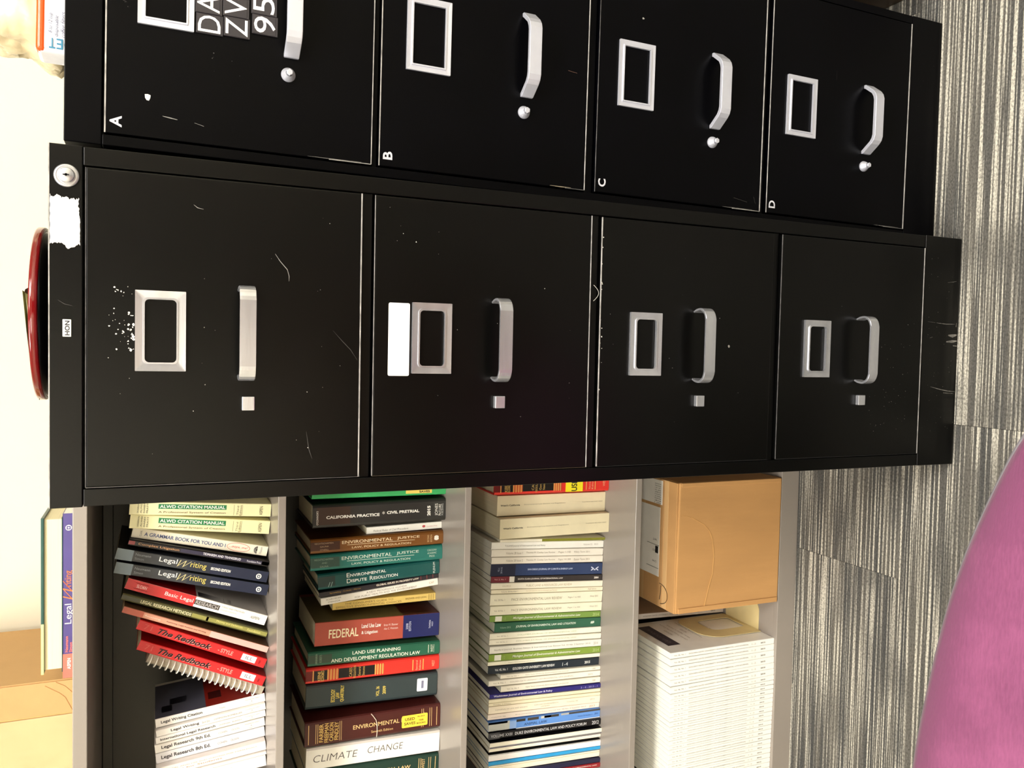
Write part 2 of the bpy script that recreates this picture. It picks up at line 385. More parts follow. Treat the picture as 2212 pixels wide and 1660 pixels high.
# peeled sticker remains on the header
bm = bmesh.new(); outl = []; NZ = lambda q, k: noise.noise(Vector((q*9.0, k, 1.7)))+.5*noise.noise(Vector((q*31.0, k, 4.2)))
for i in range(40): q = i/40; outl.append((.3225-.0515*q, 1.3201+.0004*NZ(q, 1)))
for i in range(24): q = i/24; outl.append((.2715+.0030*NZ(q, 2)+.0022*math.sin(q*7), 1.3201-.0270*q))
for i in range(40): q = i/40; outl.append((.2715+.0500*q, 1.2931+.0006*NZ(q, 3)+.0016*max(0, q-.5)*(1+3*abs(NZ(q*2, 5)))))
for i in range(34): q = i/34; outl.append((.3195+.0030*NZ(q*1.6, 6)-.0045*(1-q)*abs(NZ(q*2.4, 8))+.002*q, 1.2945+.0255*q))
vv = [bm.verts.new((x, -.0019, z)) for x, z in outl]; bm.faces.new(vv)
pe = obj('peeled_sticker', bm, mat('torn_paper_residue', (236, 233, 224), .85, var=.09, scale=160, bump=.5, bscale=500), cab); pe['label'] = 'torn white sticker residue'
GR = mat('scraped_paint', (120, 118, 114), .5, .2, var=.5, scale=200)
for pts, wd in [([(.2335, .052), (.232, .03), (.2325, .010)], .0012), ([(.2345, .006), (.228, .0065)], .004), ([(.214, .024), (.213, .014), (.215, .004)], .0055), ([(.203, .028), (.204, .014), (.205, .003)], .0045),
                ([(.197, .012), (.1965, .003)], .0035), ([(.129, .06), (.125, .04), (.122, .02), (.121, .003)], .0012), ([(.119, .03), (.118, .008)], .002), ([(.30, .03), (.303, .01)], .0012), ([(.235, .072), (.2335, .055)], .0008), ([(.21, .06), (.2085, .066)], .002)]:
    scratch(cab, pts, wd, GR, -.0012)
specks(cab, [(.05, .36, .005, .078, 60, .0008)], GR, 33, -.0012)
scratch(cab, [(.215, 1.313), (.211, 1.307), (.2095, 1.300)], .0007, mat('faint_scuff', (52, 50, 48), .6), -.0017)
# a curled hair caught on the drawer edge
bm = bmesh.new(); add_tube(bm, [(.262+.0*i, -.003, .6915) if i == 0 else (.262-.021*i/10, -.0035, .6915-.0075*math.sin(math.pi*i/10)) for i in range(11)], .0003, 5)
obj('caught_thread', bm, mat('pale_thread', (190, 188, 180), .6), cab)

# second cabinet, leaning a touch to the right
TILT = 0.0095
cab2 = thing('filing_cabinet', 'black four-drawer filing cabinet on the right with lettered drawers and cone knobs', 'filing cabinet', (0.3762, 0.055, 0.0), (0, TILT, 0))
W2, H2 = 0.367, 1.3131
DZ2 = [(1.2737, .9777), (.9683, .6790), (.6628, .3752), (.3633, .0742)]
cabinet_shell(cab2, W2, H2, 0.66, BLACK2, 1.2765, 0.0120, 0.3540, [(.9700, .9755), (.6650, .6770), (.3655, .3735)], 0.0720)
LETW = mat('white_vinyl_letter', (205, 206, 215), .5)
for k, (zt, zb) in enumerate(DZ2):
    bm = bmesh.new(); add_box(bm, 0.0137, 0.3525, -0.0015, 0.0145, zb, zt, bev=.0014, seg=3)
    add_box(bm, 0.03, 0.333, 0.0145, 0.0158, zb+.01, zt-.01)
    d = obj('drawer', bm, BLACK2, cab2)
    L_ = label_holder(d, .1372, .2286, zt-.0895, zt-.0315, .0078, .0078, CHROME2, .0008, .003); L_.location = (0, -.0015, 0)
    bm = bmesh.new(); path = [(.1265, -.0015), (.1265, -.005), (.1385, -.0215), (.1435, -.0262), (.150, -.0285), (.2105, -.0285), (.2175, -.0262), (.2235, -.0215), (.2360, -.005), (.2360, -.0015)]
    inner = [(.1315, -.0015), (.1315, -.004), (.1425, -.019), (.1475, -.0225), (.153, -.024), (.2075, -.024), (.2135, -.0225), (.2195, -.019), (.2310, -.004), (.2310, -.0015)]
    add_prism(bm, path+inner[::-1], zt-.2060, zt-.1885)
    bmesh.ops.bevel(bm, geom=[e for e in bm.edges if abs(e.verts[0].co.z-e.verts[1].co.z) < 1e-6], offset=.0006, segments=2, affect='EDGES')
    obj('handle', bm, CHROME2, d)
    bm = bmesh.new(); add_lathe(bm, [(0, 0), (.0080, 0), (.0084, .0015), (.0078, .0035), (.0050, .0085), (.0040, .0100)], 32)
    add_lathe(bm, [(.0040, .0100), (.0040, .0135), (.0034, .0140), (0, .0140)], 6)
    obj('knob', bm, CHROME2, d, False, (.1065, -.0015, zt-.194), (math.radians(90), 0, 0))
    text_obj('drawer_letter', 'ABCD'[k], (.0275, -.00185, zt-.0110), (1, 0, 0), (0, 0, 1), (.0125, .0100, .0110, .0115)[k], .0120, LETW, d, bold=.025)
    FS = mat('faint_scuff', (52, 50, 48), .6)
    if k == 0:
        f_ = flake(d, .0585, 1.2308, .0048, mat('torn_paper_residue', (235, 232, 225), .8), 6, -.0018, 1.2, n=7, jag=.6); f_.name = 'paint_chip'
        scratch(d, [(.0395, 1.2155), (.0385, 1.208), (.0375, 1.2)], .0012, WORN, -.0018)
        scratch(d, [(.0365, 1.182), (.034, 1.172)], .0010, WORN, -.0018)
        scratch(d, [(.012+.003, 1.055), (.0148, 1.02), (.0152, .99)], .0008, GR, -.0018)
        scratch(d, [(.16, 1.258), (.158, 1.253)], .001, FS, -.0018)
        specks(d, [(.09, .12, 1.13, 1.17, 6, .0012), (.14, .17, 1.25, 1.265, 4, .0012)], FS, 4, -.0018)
    if k == 1:
        scratch(d, [(.0152, .732), (.0150, .715), (.0152, .70)], .0012, mat('rusty_scratch', (140, 128, 108), .6), -.0018)
        scratch(d, [(.1725, .71), (.171, .696)], .0018, mat('rust_mark', (74, 50, 40), .7), -.0018)
    if k == 2:
        scratch(d, [(.0150, .445), (.0150, .42), (.0152, .39)], .0009, GR, -.0018)
        scratch(d, [(.03, .425), (.026, .40)], .0014, FS, -.0018); flake(d, .264, .594, .002, WORN, 2, -.0018)
        scratch(d, [(.035, .388), (.025, .384)], .0006, GR, -.0018)
    if k == 3:
        scratch(d, [(.0152, .140), (.0150, .115), (.0152, .085)], .0009, GR, -.0018)
        scratch(d, [(.25, .2335), (.235, .233)], .0007, FS, -.0018)
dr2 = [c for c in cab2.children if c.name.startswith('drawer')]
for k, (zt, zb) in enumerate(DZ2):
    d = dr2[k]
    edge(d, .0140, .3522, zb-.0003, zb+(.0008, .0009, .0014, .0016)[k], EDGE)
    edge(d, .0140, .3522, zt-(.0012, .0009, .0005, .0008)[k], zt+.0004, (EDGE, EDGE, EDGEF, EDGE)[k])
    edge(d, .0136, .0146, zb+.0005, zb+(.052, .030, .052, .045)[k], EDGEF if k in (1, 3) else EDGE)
specks(cab2, [(.1, .35, .01, .065, 30, .0006)], FS, 77, -.0012)

# letter tiles stuck to the top drawer of the right-hand cabinet
TILEM = mat('dark_letter_tile', (44, 41, 46), .38, var=.12, scale=30)
TW, TH = .0222, .0288
rows = [(.1379, 1.1533, ['D', 'A'], .004), (.1396, 1.1238, ['Z', 'V'], .0), (.1478, 1.0928, ['9', '5', '1'], .0)]
wheres = {'D': 'beside the label holder frame, lowest letter of its pair', 'A': 'beyond the D tile at the photo edge', 'Z': 'in the middle row, left of the V', 'V': 'in the middle row, right of the Z', '9': 'in the row nearest the handle, first digit', '5': 'in the row nearest the handle, second digit', '1': 'last of the row nearest the handle'}
for x0, z0, chars, dz in rows:
    for i, ch in enumerate(chars):
        t = thing('letter_tile', 'dark letter tile with white %s, %s' % (ch, wheres[ch]), 'letter tile', group='letter tiles on the top drawer')
        xl = x0 + i*(TW+.0004); zl = z0 + (.0012 if i else 0) + (-.0015 if ch == '1' else 0)
        loc = cab2.matrix_world  # identity until updated; compute by hand
        c, s = math.cos(TILT), math.sin(TILT)
        t.location = (0.3762 + xl*c + zl*s, 0.055-.00155, -xl*s + zl*c); t.rotation_euler = (0, TILT, 0)
        bm = bmesh.new(); add_box(bm, 0, TW, -.0022, 0, 0, TH, bev=.0003, seg=1); add_box(bm, .0004, TW-.0004, -.0027, -.002, .0025, TH-.001, bev=.0002, seg=1)
        obj('tile', bm, TILEM, t)
        text_obj('letter', ch, (TW/2, -.0029, TH/2+.0004), (1, 0, 0), (0, 0, 1), (.006 if ch == '1' else .0185), .0240, mat('white_letter', (250, 248, 252), .4), t, bold=-.002)

# ------------------------------------------------------------------ bookcase
bc = thing('bookcase', 'grey metal bookcase with four shelves, left of the black cabinets', 'bookcase')
BX0, BX1, BY0, BY1 = -0.915, -0.0035, 0.352, 0.735
SZ = [1.045, 0.734, 0.392, 0.045]
def shelf(name, z, lip, m=SHELFM):
    bm = bmesh.new()
    add_box(bm, BX0+.019, BX1-.019, BY0, BY1-.008, z-lip, z, bev=.0012, seg=3)
    return obj(name, bm, m, bc)
shelf('shelf', 1.329, .019).name = 'top_board'
for z, l in zip(SZ[:3], (.0125, .0115, .0125)): shelf('shelf', z, l)
bm = bmesh.new(); add_box(bm, BX0+.019, BX1-.019, BY0, BY0+.012, 0.0, .045, bev=.001, seg=3); add_box(bm, BX0+.019, BX1-.019, BY0+.008, BY1-.008, .033, .0448)
obj('plinth', bm, SHELFM, bc)
box_obj('side_panel', (BX0, BX0+.019, BY0, BY1, 0, 1.329), SHELFM, bc, .001)
box_obj('side_panel', (BX1-.019, BX1, BY0, BY1, 0, 1.329), SHELFM, bc, .001)
box_obj('back_panel', (BX0+.019, BX1-.019, BY1-.008, BY1, 0.02, 1.32), SHELFB, bc)
bm = bmesh.new(); add_box(bm, BX0+.019, BX1-.019, BY1-.024, BY1-.009, 1.292, 1.309, bev=.001); obj('upper_rail', bm, SHELFB, bc)

# ------------------------------------------------------------------ books
KP = 1.06
def ut(f): return f/((1-f)*KP+f)           # printed positions were read off along a receding spine
BOOKM = {}
def cover_mat(c, rough=.38):
    return mat('book_cover', c, rough, var=.05, scale=25, bump=.06, bscale=200)
CACHE = {}
def book(rec, z, kind, col, label, texts=(), bands=(), cat='book', group=None, name='book', depth=None, side=None, pages=None, rough=.38, sides=()):
    y, h, phi, t, cx = rec
    # bottom-centre so that the lowest corner rests on the shelf
    ax = Vector((math.sin(phi), math.cos(phi))); n = Vector((ax.y, -ax.x))
    low = min((s*t/2*n - ax*h/2).y for s in (-1, 1)); c = Vector((cx, z-low+.0003)); b = c-ax*h/2
    root = thing(name, label, cat, (b.x, y, b.y), (0, phi, 0), group)
    D = depth or min(.176, .678-y)
    key = (kind, round(h, 3), round(t, 4), tuple(col), round(D, 3))
    cm = cover_mat(col, rough); bm = bmesh.new()
    if kind == 'hard':
        bt = .0024; r = min(.004, t*.16)
        pts = [(-t/2, D), (-t/2, r*.9), (-t/2+r*.5, r*.3), (-t/2+r*1.3, 0), (t/2-r*1.3, 0), (t/2-r*.5, r*.3), (t/2, r*.9), (t/2, D), (t/2-bt, D), (t/2-bt, bt+.002), (-t/2+bt, bt+.002), (-t/2+bt, D)]
        add_prism(bm, pts, 0, h); obj('cover', bm, cm, root)
        box_obj('page_block', (-t/2+bt+.0001, t/2-bt-.0001, .0046, D-.004, .0035, h-.0035), pages or PAGES, root)
    else:
        bt = .0004; r = min(.0009, t*.12)
        pts = [(-t/2, D), (-t/2, r), (-t/2+r, 0), (t/2-r, 0), (t/2, r), (t/2, D), (t/2-bt, D), (t/2-bt, .0012), (-t/2+bt, .0012), (-t/2+bt, D)]
        add_prism(bm, pts, 0, h); obj('cover', bm, cm, root)
        box_obj('page_block', (-t/2+bt+.00005, t/2-bt-.00005, .0014, D-.0006, .0006, h-.0006), pages or PAGES, root)
    X = lambda v: (0.5-v)*t                  # v: 0 at the right edge of the spine, 1 at the left
    Z = lambda u: h*(1-ut(u))
    for (u0, u1, v0, v1, bc_) in bands:
        m_ = bc_ if isinstance(bc_, bpy.types.Material) else mat('print_band', bc_, rough, var=.04)
        e = r*1.3 if kind == 'hard' else r
        x0, x1 = X(v1), X(v0)
        if kind == 'hard': x0 = max(x0, -t/2+e); x1 = min(x1, t/2-e)
        bm = bmesh.new(); vv = [bm.verts.new(p) for p in ((x0, -.0002, Z(u1)), (x1, -.0002, Z(u1)), (x1, -.0002, Z(u0)), (x0, -.0002, Z(u0)))]
        bm.faces.new(vv); obj('spine_band', bm, m_, root)
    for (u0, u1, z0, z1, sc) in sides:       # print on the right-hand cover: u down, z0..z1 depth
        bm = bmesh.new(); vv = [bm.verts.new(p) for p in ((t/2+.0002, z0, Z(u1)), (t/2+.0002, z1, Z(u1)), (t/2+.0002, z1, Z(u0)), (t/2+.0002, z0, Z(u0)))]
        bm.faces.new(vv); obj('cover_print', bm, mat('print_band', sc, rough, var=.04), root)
    for ti, tx in enumerate(texts):
        s, kd = tx[0], tx[1]; yt = -.0004-.00005*ti
        if kd == 'v':        # reads down the spine: (s,'v',u0,u1,vc,hfrac,col,bold,shear)
            _, _, u0, u1, vc, hf, c_ = tx[:7]; bold = tx[7] if len(tx) > 7 else 0; sh = tx[8] if len(tx) > 8 else 0
            m_ = c_ if isinstance(c_, bpy.types.Material) else ink(c_)
            text_obj('spine_text', s, (X(vc), yt, (Z(u0)+Z(u1))/2), (0, 0, -1), (1, 0, 0), Z(u0)-Z(u1), hf*t, m_, root, bold, sh)
        else:                # reads across: (s,'h',uc,v0,v1,height_m,col,bold)
            _, _, uc, v0, v1, hm, c_ = tx[:7]; bold = tx[7] if len(tx) > 7 else 0
            m_ = c_ if isinstance(c_, bpy.types.Material) else ink(c_)
            text_obj('spine_text', s, (X((v0+v1)/2), yt, Z(uc)), (1, 0, 0), (0, 0, 1), abs(v1-v0)*t, hm, m_, root, bold)
    return root, t, h, X, Z
GRY = (120, 118, 112); DK = (60, 58, 58); WH = (245, 243, 235); GOLD = foil(); CRM = (238, 230, 190)

S0 = {'alwd1': (0.4287, 0.2118, 0.0748, 0.0209, -0.0902), 'alwd2': (0.4399, 0.2118, 0.1128, 0.0221, -0.117), 'grammar': (0.4614, 0.2123, 0.2233, 0.0166, -0.1506), 'complex': (0.4488, 0.2189, 0.2442, 0.0097, -0.1662), 'lw1': (0.45, 0.2367, 0.2513, 0.0175, -0.1858), 'lw2': (0.4484, 0.238, 0.2496, 0.0177, -0.2074), 'basic': (0.4612, 0.2299, 0.3764, 0.0169, -0.25), 'methods': (0.4564, 0.238, 0.3764, 0.0108, -0.2708), 'tan': (0.4434, 0.238, 0.3976, 0.0095, -0.2902), 'red1': (0.4639, 0.2164, 0.4303, 0.016, -0.322), 'red2': (0.4757, 0.2149, 0.424, 0.0168, -0.3582), 'spiral': (0.485, 0.2009, 0.425, 0.015, -0.3815), 'w1': (0.4845, 0.1739, -0.1077, 0.0144, -0.4429), 'w2': (0.4777, 0.1731, -0.1163, 0.011, -0.4566), 'w3': (0.4768, 0.1735, -0.1138, 0.0108, -0.4681), 'w4': (0.4841, 0.1748, -0.1108, 0.0148, -0.4853), 'w5': (0.4827, 0.173, -0.1062, 0.0166, -0.5018), 'w6': (0.467, 0.1719, -0.0992, 0.0155, -0.5187), 'w7': (0.4633, 0.1721, -0.0932, 0.0048, -0.5297), 'w8': (0.4623, 0.1721, -0.0919, 0.0188, -0.542)}
S1 = {'green': (0.4538, 0.2409, 0.0127, 0.0179, -0.0809), 'capractice': (0.4531, 0.2391, -0.0005, 0.0407, -0.1185), 'frcp': (0.4741, 0.1405, -0.0148, 0.0127, -0.1526), 'ejbrown': (0.464, 0.2404, -0.0032, 0.0251, -0.1728), 'ejteal': (0.4675, 0.2396, -0.0094, 0.0277, -0.2019), 'edr': (0.4813, 0.2233, -0.0456, 0.028, -0.2363), 'global': (0.4869, 0.2212, -0.0691, 0.0088, -0.2576), 'progress': (0.4889, 0.2173, -0.0807, 0.0132, -0.2701), 'yellow': (0.5031, 0.1936, 0.002, 0.0136, -0.2936), 'federal': (0.4779, 0.2285, 0.0253, 0.0421, -0.3354), 'landuse': (0.4717, 0.2411, 0.0323, 0.0253, -0.3775), 'redblack': (0.4739, 0.2441, 0.0249, 0.0276, -0.4068), 'ecology': (0.4817, 0.242, 0.0354, 0.0439, -0.4491), 'maroon': (0.4622, 0.247, 0.0098, 0.0447, -0.5041), 'climate': (0.4632, 0.2439, 0.0293, 0.0389, -0.55), 'dkgreen': (0.4669, 0.2444, 0.0426, 0.0446, -0.5961)}
S2 = {'rb3': (0.4537, 0.2458, 0.0132, 0.0359, -0.082), 'westa': (0.4666, 0.2343, 0.013, 0.039, -0.1234), 'westb': (0.4496, 0.2351, 0.0067, 0.0384, -0.1633), 'olive': (0.4637, 0.2284, 0.0496, 0.0049, -0.1941), 'j5': (0.4688, 0.2437, 0.0577, 0.0134, -0.2047), 'j6': (0.4699, 0.243, 0.0632, 0.0138, -0.2198), 'j7': (0.4701, 0.2426, 0.0629, 0.0129, -0.2343), 'blue': (0.4709, 0.243, 0.0696, 0.0226, -0.2535), 'blackmaroon': (0.47, 0.243, 0.0706, 0.0114, -0.2713), 'j10': (0.4684, 0.2433, 0.0684, 0.0118, -0.2835), 'j11': (0.4679, 0.2433, 0.0676, 0.0077, -0.2941), 'pace1': (0.468, 0.2443, 0.0666, 0.0212, -0.3097), 'pace2': (0.4689, 0.2439, 0.0639, 0.0175, -0.3306), 'green1': (0.4738, 0.2426, 0.0652, 0.012, -0.3481), 'dkgreen1': (0.4722, 0.2322, 0.0593, 0.0181, -0.3645), 'j16': (0.4697, 0.2433, 0.056, 0.0111, -0.3795), 'j17': (0.4691, 0.2444, 0.0634, 0.0104, -0.3915), 'stanford': (0.4675, 0.2437, 0.0574, 0.0136, -0.4056), 'green2': (0.4702, 0.244, 0.0536, 0.0129, -0.4211), 'j20': (0.4722, 0.2451, 0.0535, 0.0073, -0.4331), 'dark21': (0.4751, 0.2428, 0.0528, 0.0148, -0.4468), 'j22': (0.4691, 0.2193, 0.0513, 0.0077, -0.4596), 'j23': (0.4686, 0.2439, 0.0499, 0.0104, -0.4698), 'j24': (0.4679, 0.2184, 0.0509, 0.0111, -0.4833), 'purple': (0.4656, 0.2424, 0.0514, 0.0085, -0.4941), 'j26': (0.4668, 0.2435, 0.0512, 0.0065, -0.5036), 'j27': (0.4664, 0.244, 0.0552, 0.0057, -0.5105), 'j28': (0.4668, 0.2436, 0.0531, 0.014, -0.5215), 'j29': (0.4696, 0.2439, 0.0483, 0.0106, -0.5357), 'animal': (0.4653, 0.2437, 0.0371, 0.0181, -0.5518), 'duke': (0.461, 0.2447, 0.0394, 0.0123, -0.5676), 'm32': (0.4566, 0.2435, 0.04, 0.0091, -0.5838), 'm33': (0.4604, 0.2435, 0.0438, 0.0074, -0.5949), 'm34': (0.4596, 0.2444, 0.0439, 0.0125, -0.61), 'm35': (0.4608, 0.2436, 0.0392, 0.0068, -0.6213), 'm36': (0.4636, 0.2422, 0.0421, 0.0128, -0.6337), 'm37': (0.4595, 0.2437, 0.0473, 0.0086, -0.6454), 'm38': (0.4589, 0.2437, 0.0499, 0.0093, -0.655)}
S3 = {'j0': (0.3592, 0.2545, 0.0015, 0.0119, -0.415), 'j1': (0.3586, 0.2544, -0.0025, 0.0126, -0.4281), 'j2': (0.358, 0.2544, -0.0064, 0.0128, -0.4416), 'j3': (0.3573, 0.2544, -0.0074, 0.0127, -0.4548), 'j4': (0.3567, 0.2544, -0.0078, 0.012, -0.4675), 'j5': (0.3561, 0.2543, -0.0132, 0.0126, -0.4808), 'j6': (0.3555, 0.2543, -0.0168, 0.01, -0.4928), 'j7': (0.3557, 0.2538, -0.0144, 0.0082, -0.5026), 'j8': (0.3559, 0.2538, -0.0113, 0.0085, -0.5117), 'j9': (0.3561, 0.2537, -0.0092, 0.0085, -0.5209), 'j10': (0.3564, 0.2537, -0.0077, 0.0087, -0.5302), 'j11': (0.3566, 0.2536, -0.0074, 0.0088, -0.5396), 'j12': (0.3568, 0.2535, -0.0088, 0.0091, -0.5493), 'j13': (0.357, 0.2534, -0.0102, 0.0088, -0.559), 'j14': (0.3573, 0.2534, -0.0092, 0.0085, -0.5684), 'j15': (0.3575, 0.2533, -0.0088, 0.009, -0.5778), 'j16': (0.3577, 0.2532, -0.0085, 0.0085, -0.5873), 'j17': (0.3579, 0.2532, -0.0064, 0.0085, -0.5966), 'j18': (0.3582, 0.2531, -0.0061, 0.009, -0.6061), 'j19': (0.3583, 0.2531, -0.0037, 0.0099, -0.6162), 'j20': (0.3585, 0.253, 0.0004, 0.0085, -0.6263), 'j21': (0.3587, 0.253, 0.0007, 0.009, -0.6357), 'j22': (0.3589, 0.2529, 0.0011, 0.0095, -0.6457), 'j23': (0.3591, 0.2528, 0.0035, 0.0095, -0.6559), 'j24': (0.3593, 0.2528, 0.0039, 0.009, -0.6659), 'j25': (0.3595, 0.2527, 0.0043, 0.0095, -0.6759), 'j26': (0.3597, 0.2527, 0.0067, 0.0095, -0.6861)}


G0 = 'law books leaning on the upper shelf'; G1 = 'books on the second shelf'; G2 = 'journals on the third shelf'
# ---- upper shelf
def alwd(k, rec, vb):
    vt = (.66 if k else .76)
    r = book(rec, SZ[0], 'paper', (240, 234, 184), 'cream paperback with green title band, ' + ('second from the cabinet on the upper shelf' if k else 'right beside the black cabinet on the upper shelf'),
        [('ALWD CITATION MANUAL', 'v', .213, .675, (vb[0]+vb[1])/2, .24, WH, .02), ('A Professional System of Citation', 'v', .205, .68, .78, .17, (96, 66, 50)),
         ('Third', 'h', .765, .9, .2, .0030, (130, 124, 90)), ('Edition', 'h', .785, .95, .15, .0030, (130, 124, 90)), ('ASPEN', 'h', .93, .88, .2, .0052, (110, 104, 80)),
         ('DICKERSON', 'h', .060, .85, .12, .0022, (90, 88, 74)), ('ALWD', 'h', .082, .85, .12, .0024, (90, 88, 74)), ('DARBY', 'h', .104, .85, .12, .0024, (90, 88, 74)), ('PRATT', 'h', .126, .85, .12, .0024, (90, 88, 74))],
        [(.203, .684, vb[0], vb[1], (30, 128, 76)), (.737, .739, .12, .92, (120, 114, 84)), (.796, .798, .12, .92, (120, 114, 84))], group=G0)
alwd(0, S0['alwd1'], (.16, .52)); alwd(1, S0['alwd2'], (.16, .54))
b = book(S0['grammar'], SZ[0], 'paper', (240, 234, 214), 'off-white grammar paperback with blue capitals and a red handwritten oval on its spine',
    [('A GRAMMAR BOOK FOR YOU AND I', 'v', .09, .69, .5, .36, (88, 100, 140), .02), ('...oops, me!', 'v', .715, .855, .5, .30, (214, 92, 84), 0, .3), ('CLARK', 'h', .065, .75, .2, .0030, (120, 120, 120)), ('Vision', 'h', .95, .85, .15, .004, (160, 160, 165))],
    group=G0, depth=.16)
root, t, h, X, Z = b
bm = bmesh.new(); zc = (Z(.70)+Z(.87))/2; rz = (Z(.70)-Z(.87))/2; n_ = 40
o1 = [bm.verts.new((math.cos(6.2832*i/n_)*t*.42, -.0004, zc+math.sin(6.2832*i/n_)*rz)) for i in range(n_)]
o2 = [bm.verts.new((math.cos(6.2832*i/n_)*t*.385, -.0004, zc+math.sin(6.2832*i/n_)*rz*.965)) for i in range(n_)]
for i in range(n_): bm.faces.new((o1[i], o1[(i+1) % n_], o2[(i+1) % n_], o2[i]))
obj('red_oval', bm, ink((214, 92, 84)), root)
bm = bmesh.new()
for i in range(9):
    a0 = math.radians(i*20+2); a1 = math.radians(i*20+16)
    zz = Z(.925); q = [bm.verts.new((math.cos(a)*rr_, -.0004, zz+math.sin(a)*rr_*.95)) for a, rr_ in ((a0, .0028), (a1, .0028), (a1, .0062), (a0, .0062))]; bm.faces.new(q)
q = [bm.verts.new((math.cos(math.radians(a))*.0024, -.0004, Z(.925)+math.sin(math.radians(a))*.0024)) for a in range(0, 181, 20)]; bm.faces.new(q)
obj('fan_emblem', bm, ink((50, 50, 55)), root)
book(S0['complex'], SZ[0], 'hard', (22, 18, 22), 'thin black and navy hardback with tan title, beside the off-white grammar paperback',
    [('Complex Litigation', 'v', .07, .36, .55, .46, (214, 160, 110)), ('TIDMARSH AND TRANGSRUD', 'v', .53, .80, .45, .40, (225, 222, 230), .02), ('Foundation Press', 'v', .845, .945, .5, .34, (220, 218, 228))],
    [(0, .045, 0, 1, (150, 62, 66)), (.37, 1, 0, 1, (38, 34, 62)), (.95, 1, .05, .95, (84, 72, 120))], group=G0)
for k, nm in enumerate(('lw1', 'lw2')):
    root, t, h, X, Z = book(S0[nm], SZ[0], 'paper', (48, 51, 56), ('right' if k == 0 else 'left') + ' one of two slate and navy legal writing paperbacks',
        [('Legal', 'v', .282, .40, .45, .56, WH), ('W', 'v', .402, .492, .50, .66, (206, 196, 140), -.012, .7), ('riting', 'v', .488, .592, .5, .62, (230, 206, 100)), ('SECOND EDITION', 'v', .622, .752, .5, .26, WH, .03),
         ('Neumann', 'v', .125, .225, .3, .22, (150, 156, 160)), ('Simon', 'v', .125, .185, .66, .22, (150, 156, 160))],
        [(0, .11, 0, 1, (122, 138, 148)), (.47, .62, 0, 1, (28, 36, 52)), (.62, 1, 0, 1, (14, 26, 56))], group=G0)
    bm = bmesh.new(); add_lathe(bm, [(0, 0), (.0044, 0)], 24); o = obj('round_logo', bm, ink(WH), root); o.rotation_euler = (math.radians(90), 0, 0); o.location = (-.0005, -.0005, Z(.94))
    bm = bmesh.new(); add_ring(bm, rrect(-.0024, .0024, -.0024, .0024, .0008), rrect(-.0012, .0012, -.0012, .0012, .0004), -.0001, 0); obj('logo_square', bm, ink((30, 46, 80)), o, rot=(math.radians(-90), 0, 0), loc=(0, 0, .0002))
book(S0['basic'], SZ[0], 'paper', (250, 247, 238), 'half red half white research paperback with dark title box',
    [('SLOAN', 'v', .075, .145, .5, .30, (250, 220, 215)), ('Basic Legal', 'v', .275, .475, .52, .46, (250, 244, 238)), ('RESEARCH', 'v', .497, .655, .5, .34, (205, 200, 196)), ('TOOLS AND STRATEGIES', 'v', .675, .84, .3, .15, (140, 136, 128)),
     ('& FOURTH EDITION', 'v', .675, .79, .6, .12, (170, 166, 158)), ('ASPEN', 'v', .885, .955, .5, .28, (120, 116, 108), 0, .3)],
    [(0, .487, 0, 1, (208, 42, 44)), (.06, .155, .22, .25, (240, 190, 184)), (.06, .155, .75, .78, (240, 190, 184)), (.487, .665, .26, .74, (70, 66, 62))], group=G0,
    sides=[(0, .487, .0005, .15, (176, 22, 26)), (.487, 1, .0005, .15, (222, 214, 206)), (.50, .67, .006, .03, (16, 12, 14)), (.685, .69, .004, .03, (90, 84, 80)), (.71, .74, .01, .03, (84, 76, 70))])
book(S0['methods'], SZ[0], 'hard', (88, 86, 50), 'olive green hardback titled in cream, leaning left of the half red book',
    [('LEGAL RESEARCH METHODS', 'v', .13, .475, .5, .48, (224, 216, 170), .02), ('Murray and DeSanctis', 'v', .65, .83, .45, .36, (232, 222, 140)), ('Foundation', 'v', .865, .955, .5, .36, (232, 222, 140))],
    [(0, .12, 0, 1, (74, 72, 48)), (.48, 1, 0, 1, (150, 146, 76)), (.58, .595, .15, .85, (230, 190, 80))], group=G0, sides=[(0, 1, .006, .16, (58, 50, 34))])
book(S0['tan'], SZ[0], 'paper', (214, 150, 124), 'thin salmon paperback between the olive hardback and the red books',
    [('Reasoning,', 'v', .15, .26, .5, .36, (240, 214, 196), 0, .2), ('Reasoning, Legal Analysis and Writing', 'v', .30, .57, .5, .28, (96, 52, 46))],
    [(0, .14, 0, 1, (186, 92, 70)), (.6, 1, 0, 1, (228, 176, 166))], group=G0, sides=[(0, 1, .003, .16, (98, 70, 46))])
for k, nm in enumerate(('red1', 'red2')):
    book(S0[nm], SZ[0], 'paper', (206, 32, 36), 'red paperback with black italic title and white sticker, ' + ('right-hand of the pair' if k == 0 else 'left-hand of the pair'),
        [('The Redbook', 'v', .165, .582, .56, .52, (250, 150, 140), .0, .35), ('The Redbook', 'v', .16, .578, .52, .54, (18, 4, 8), .03, .35), ('- STYLE', 'v', .63, .745, .5, .42, (250, 160, 150), .02), ('71', 'v', .05, .11, .5, .5, (224, 96, 88)),
         ('ILL', 'v', .845, .90, .45, .34, (120, 116, 124)), ('WEST', 'h', .955, .7, .3, .0028, (96, 10, 14))],
        [(.815, .925, .14, .80, (250, 247, 244))], group=G0, sides=[(0, 1, .003, .16, (150, 14, 18))])
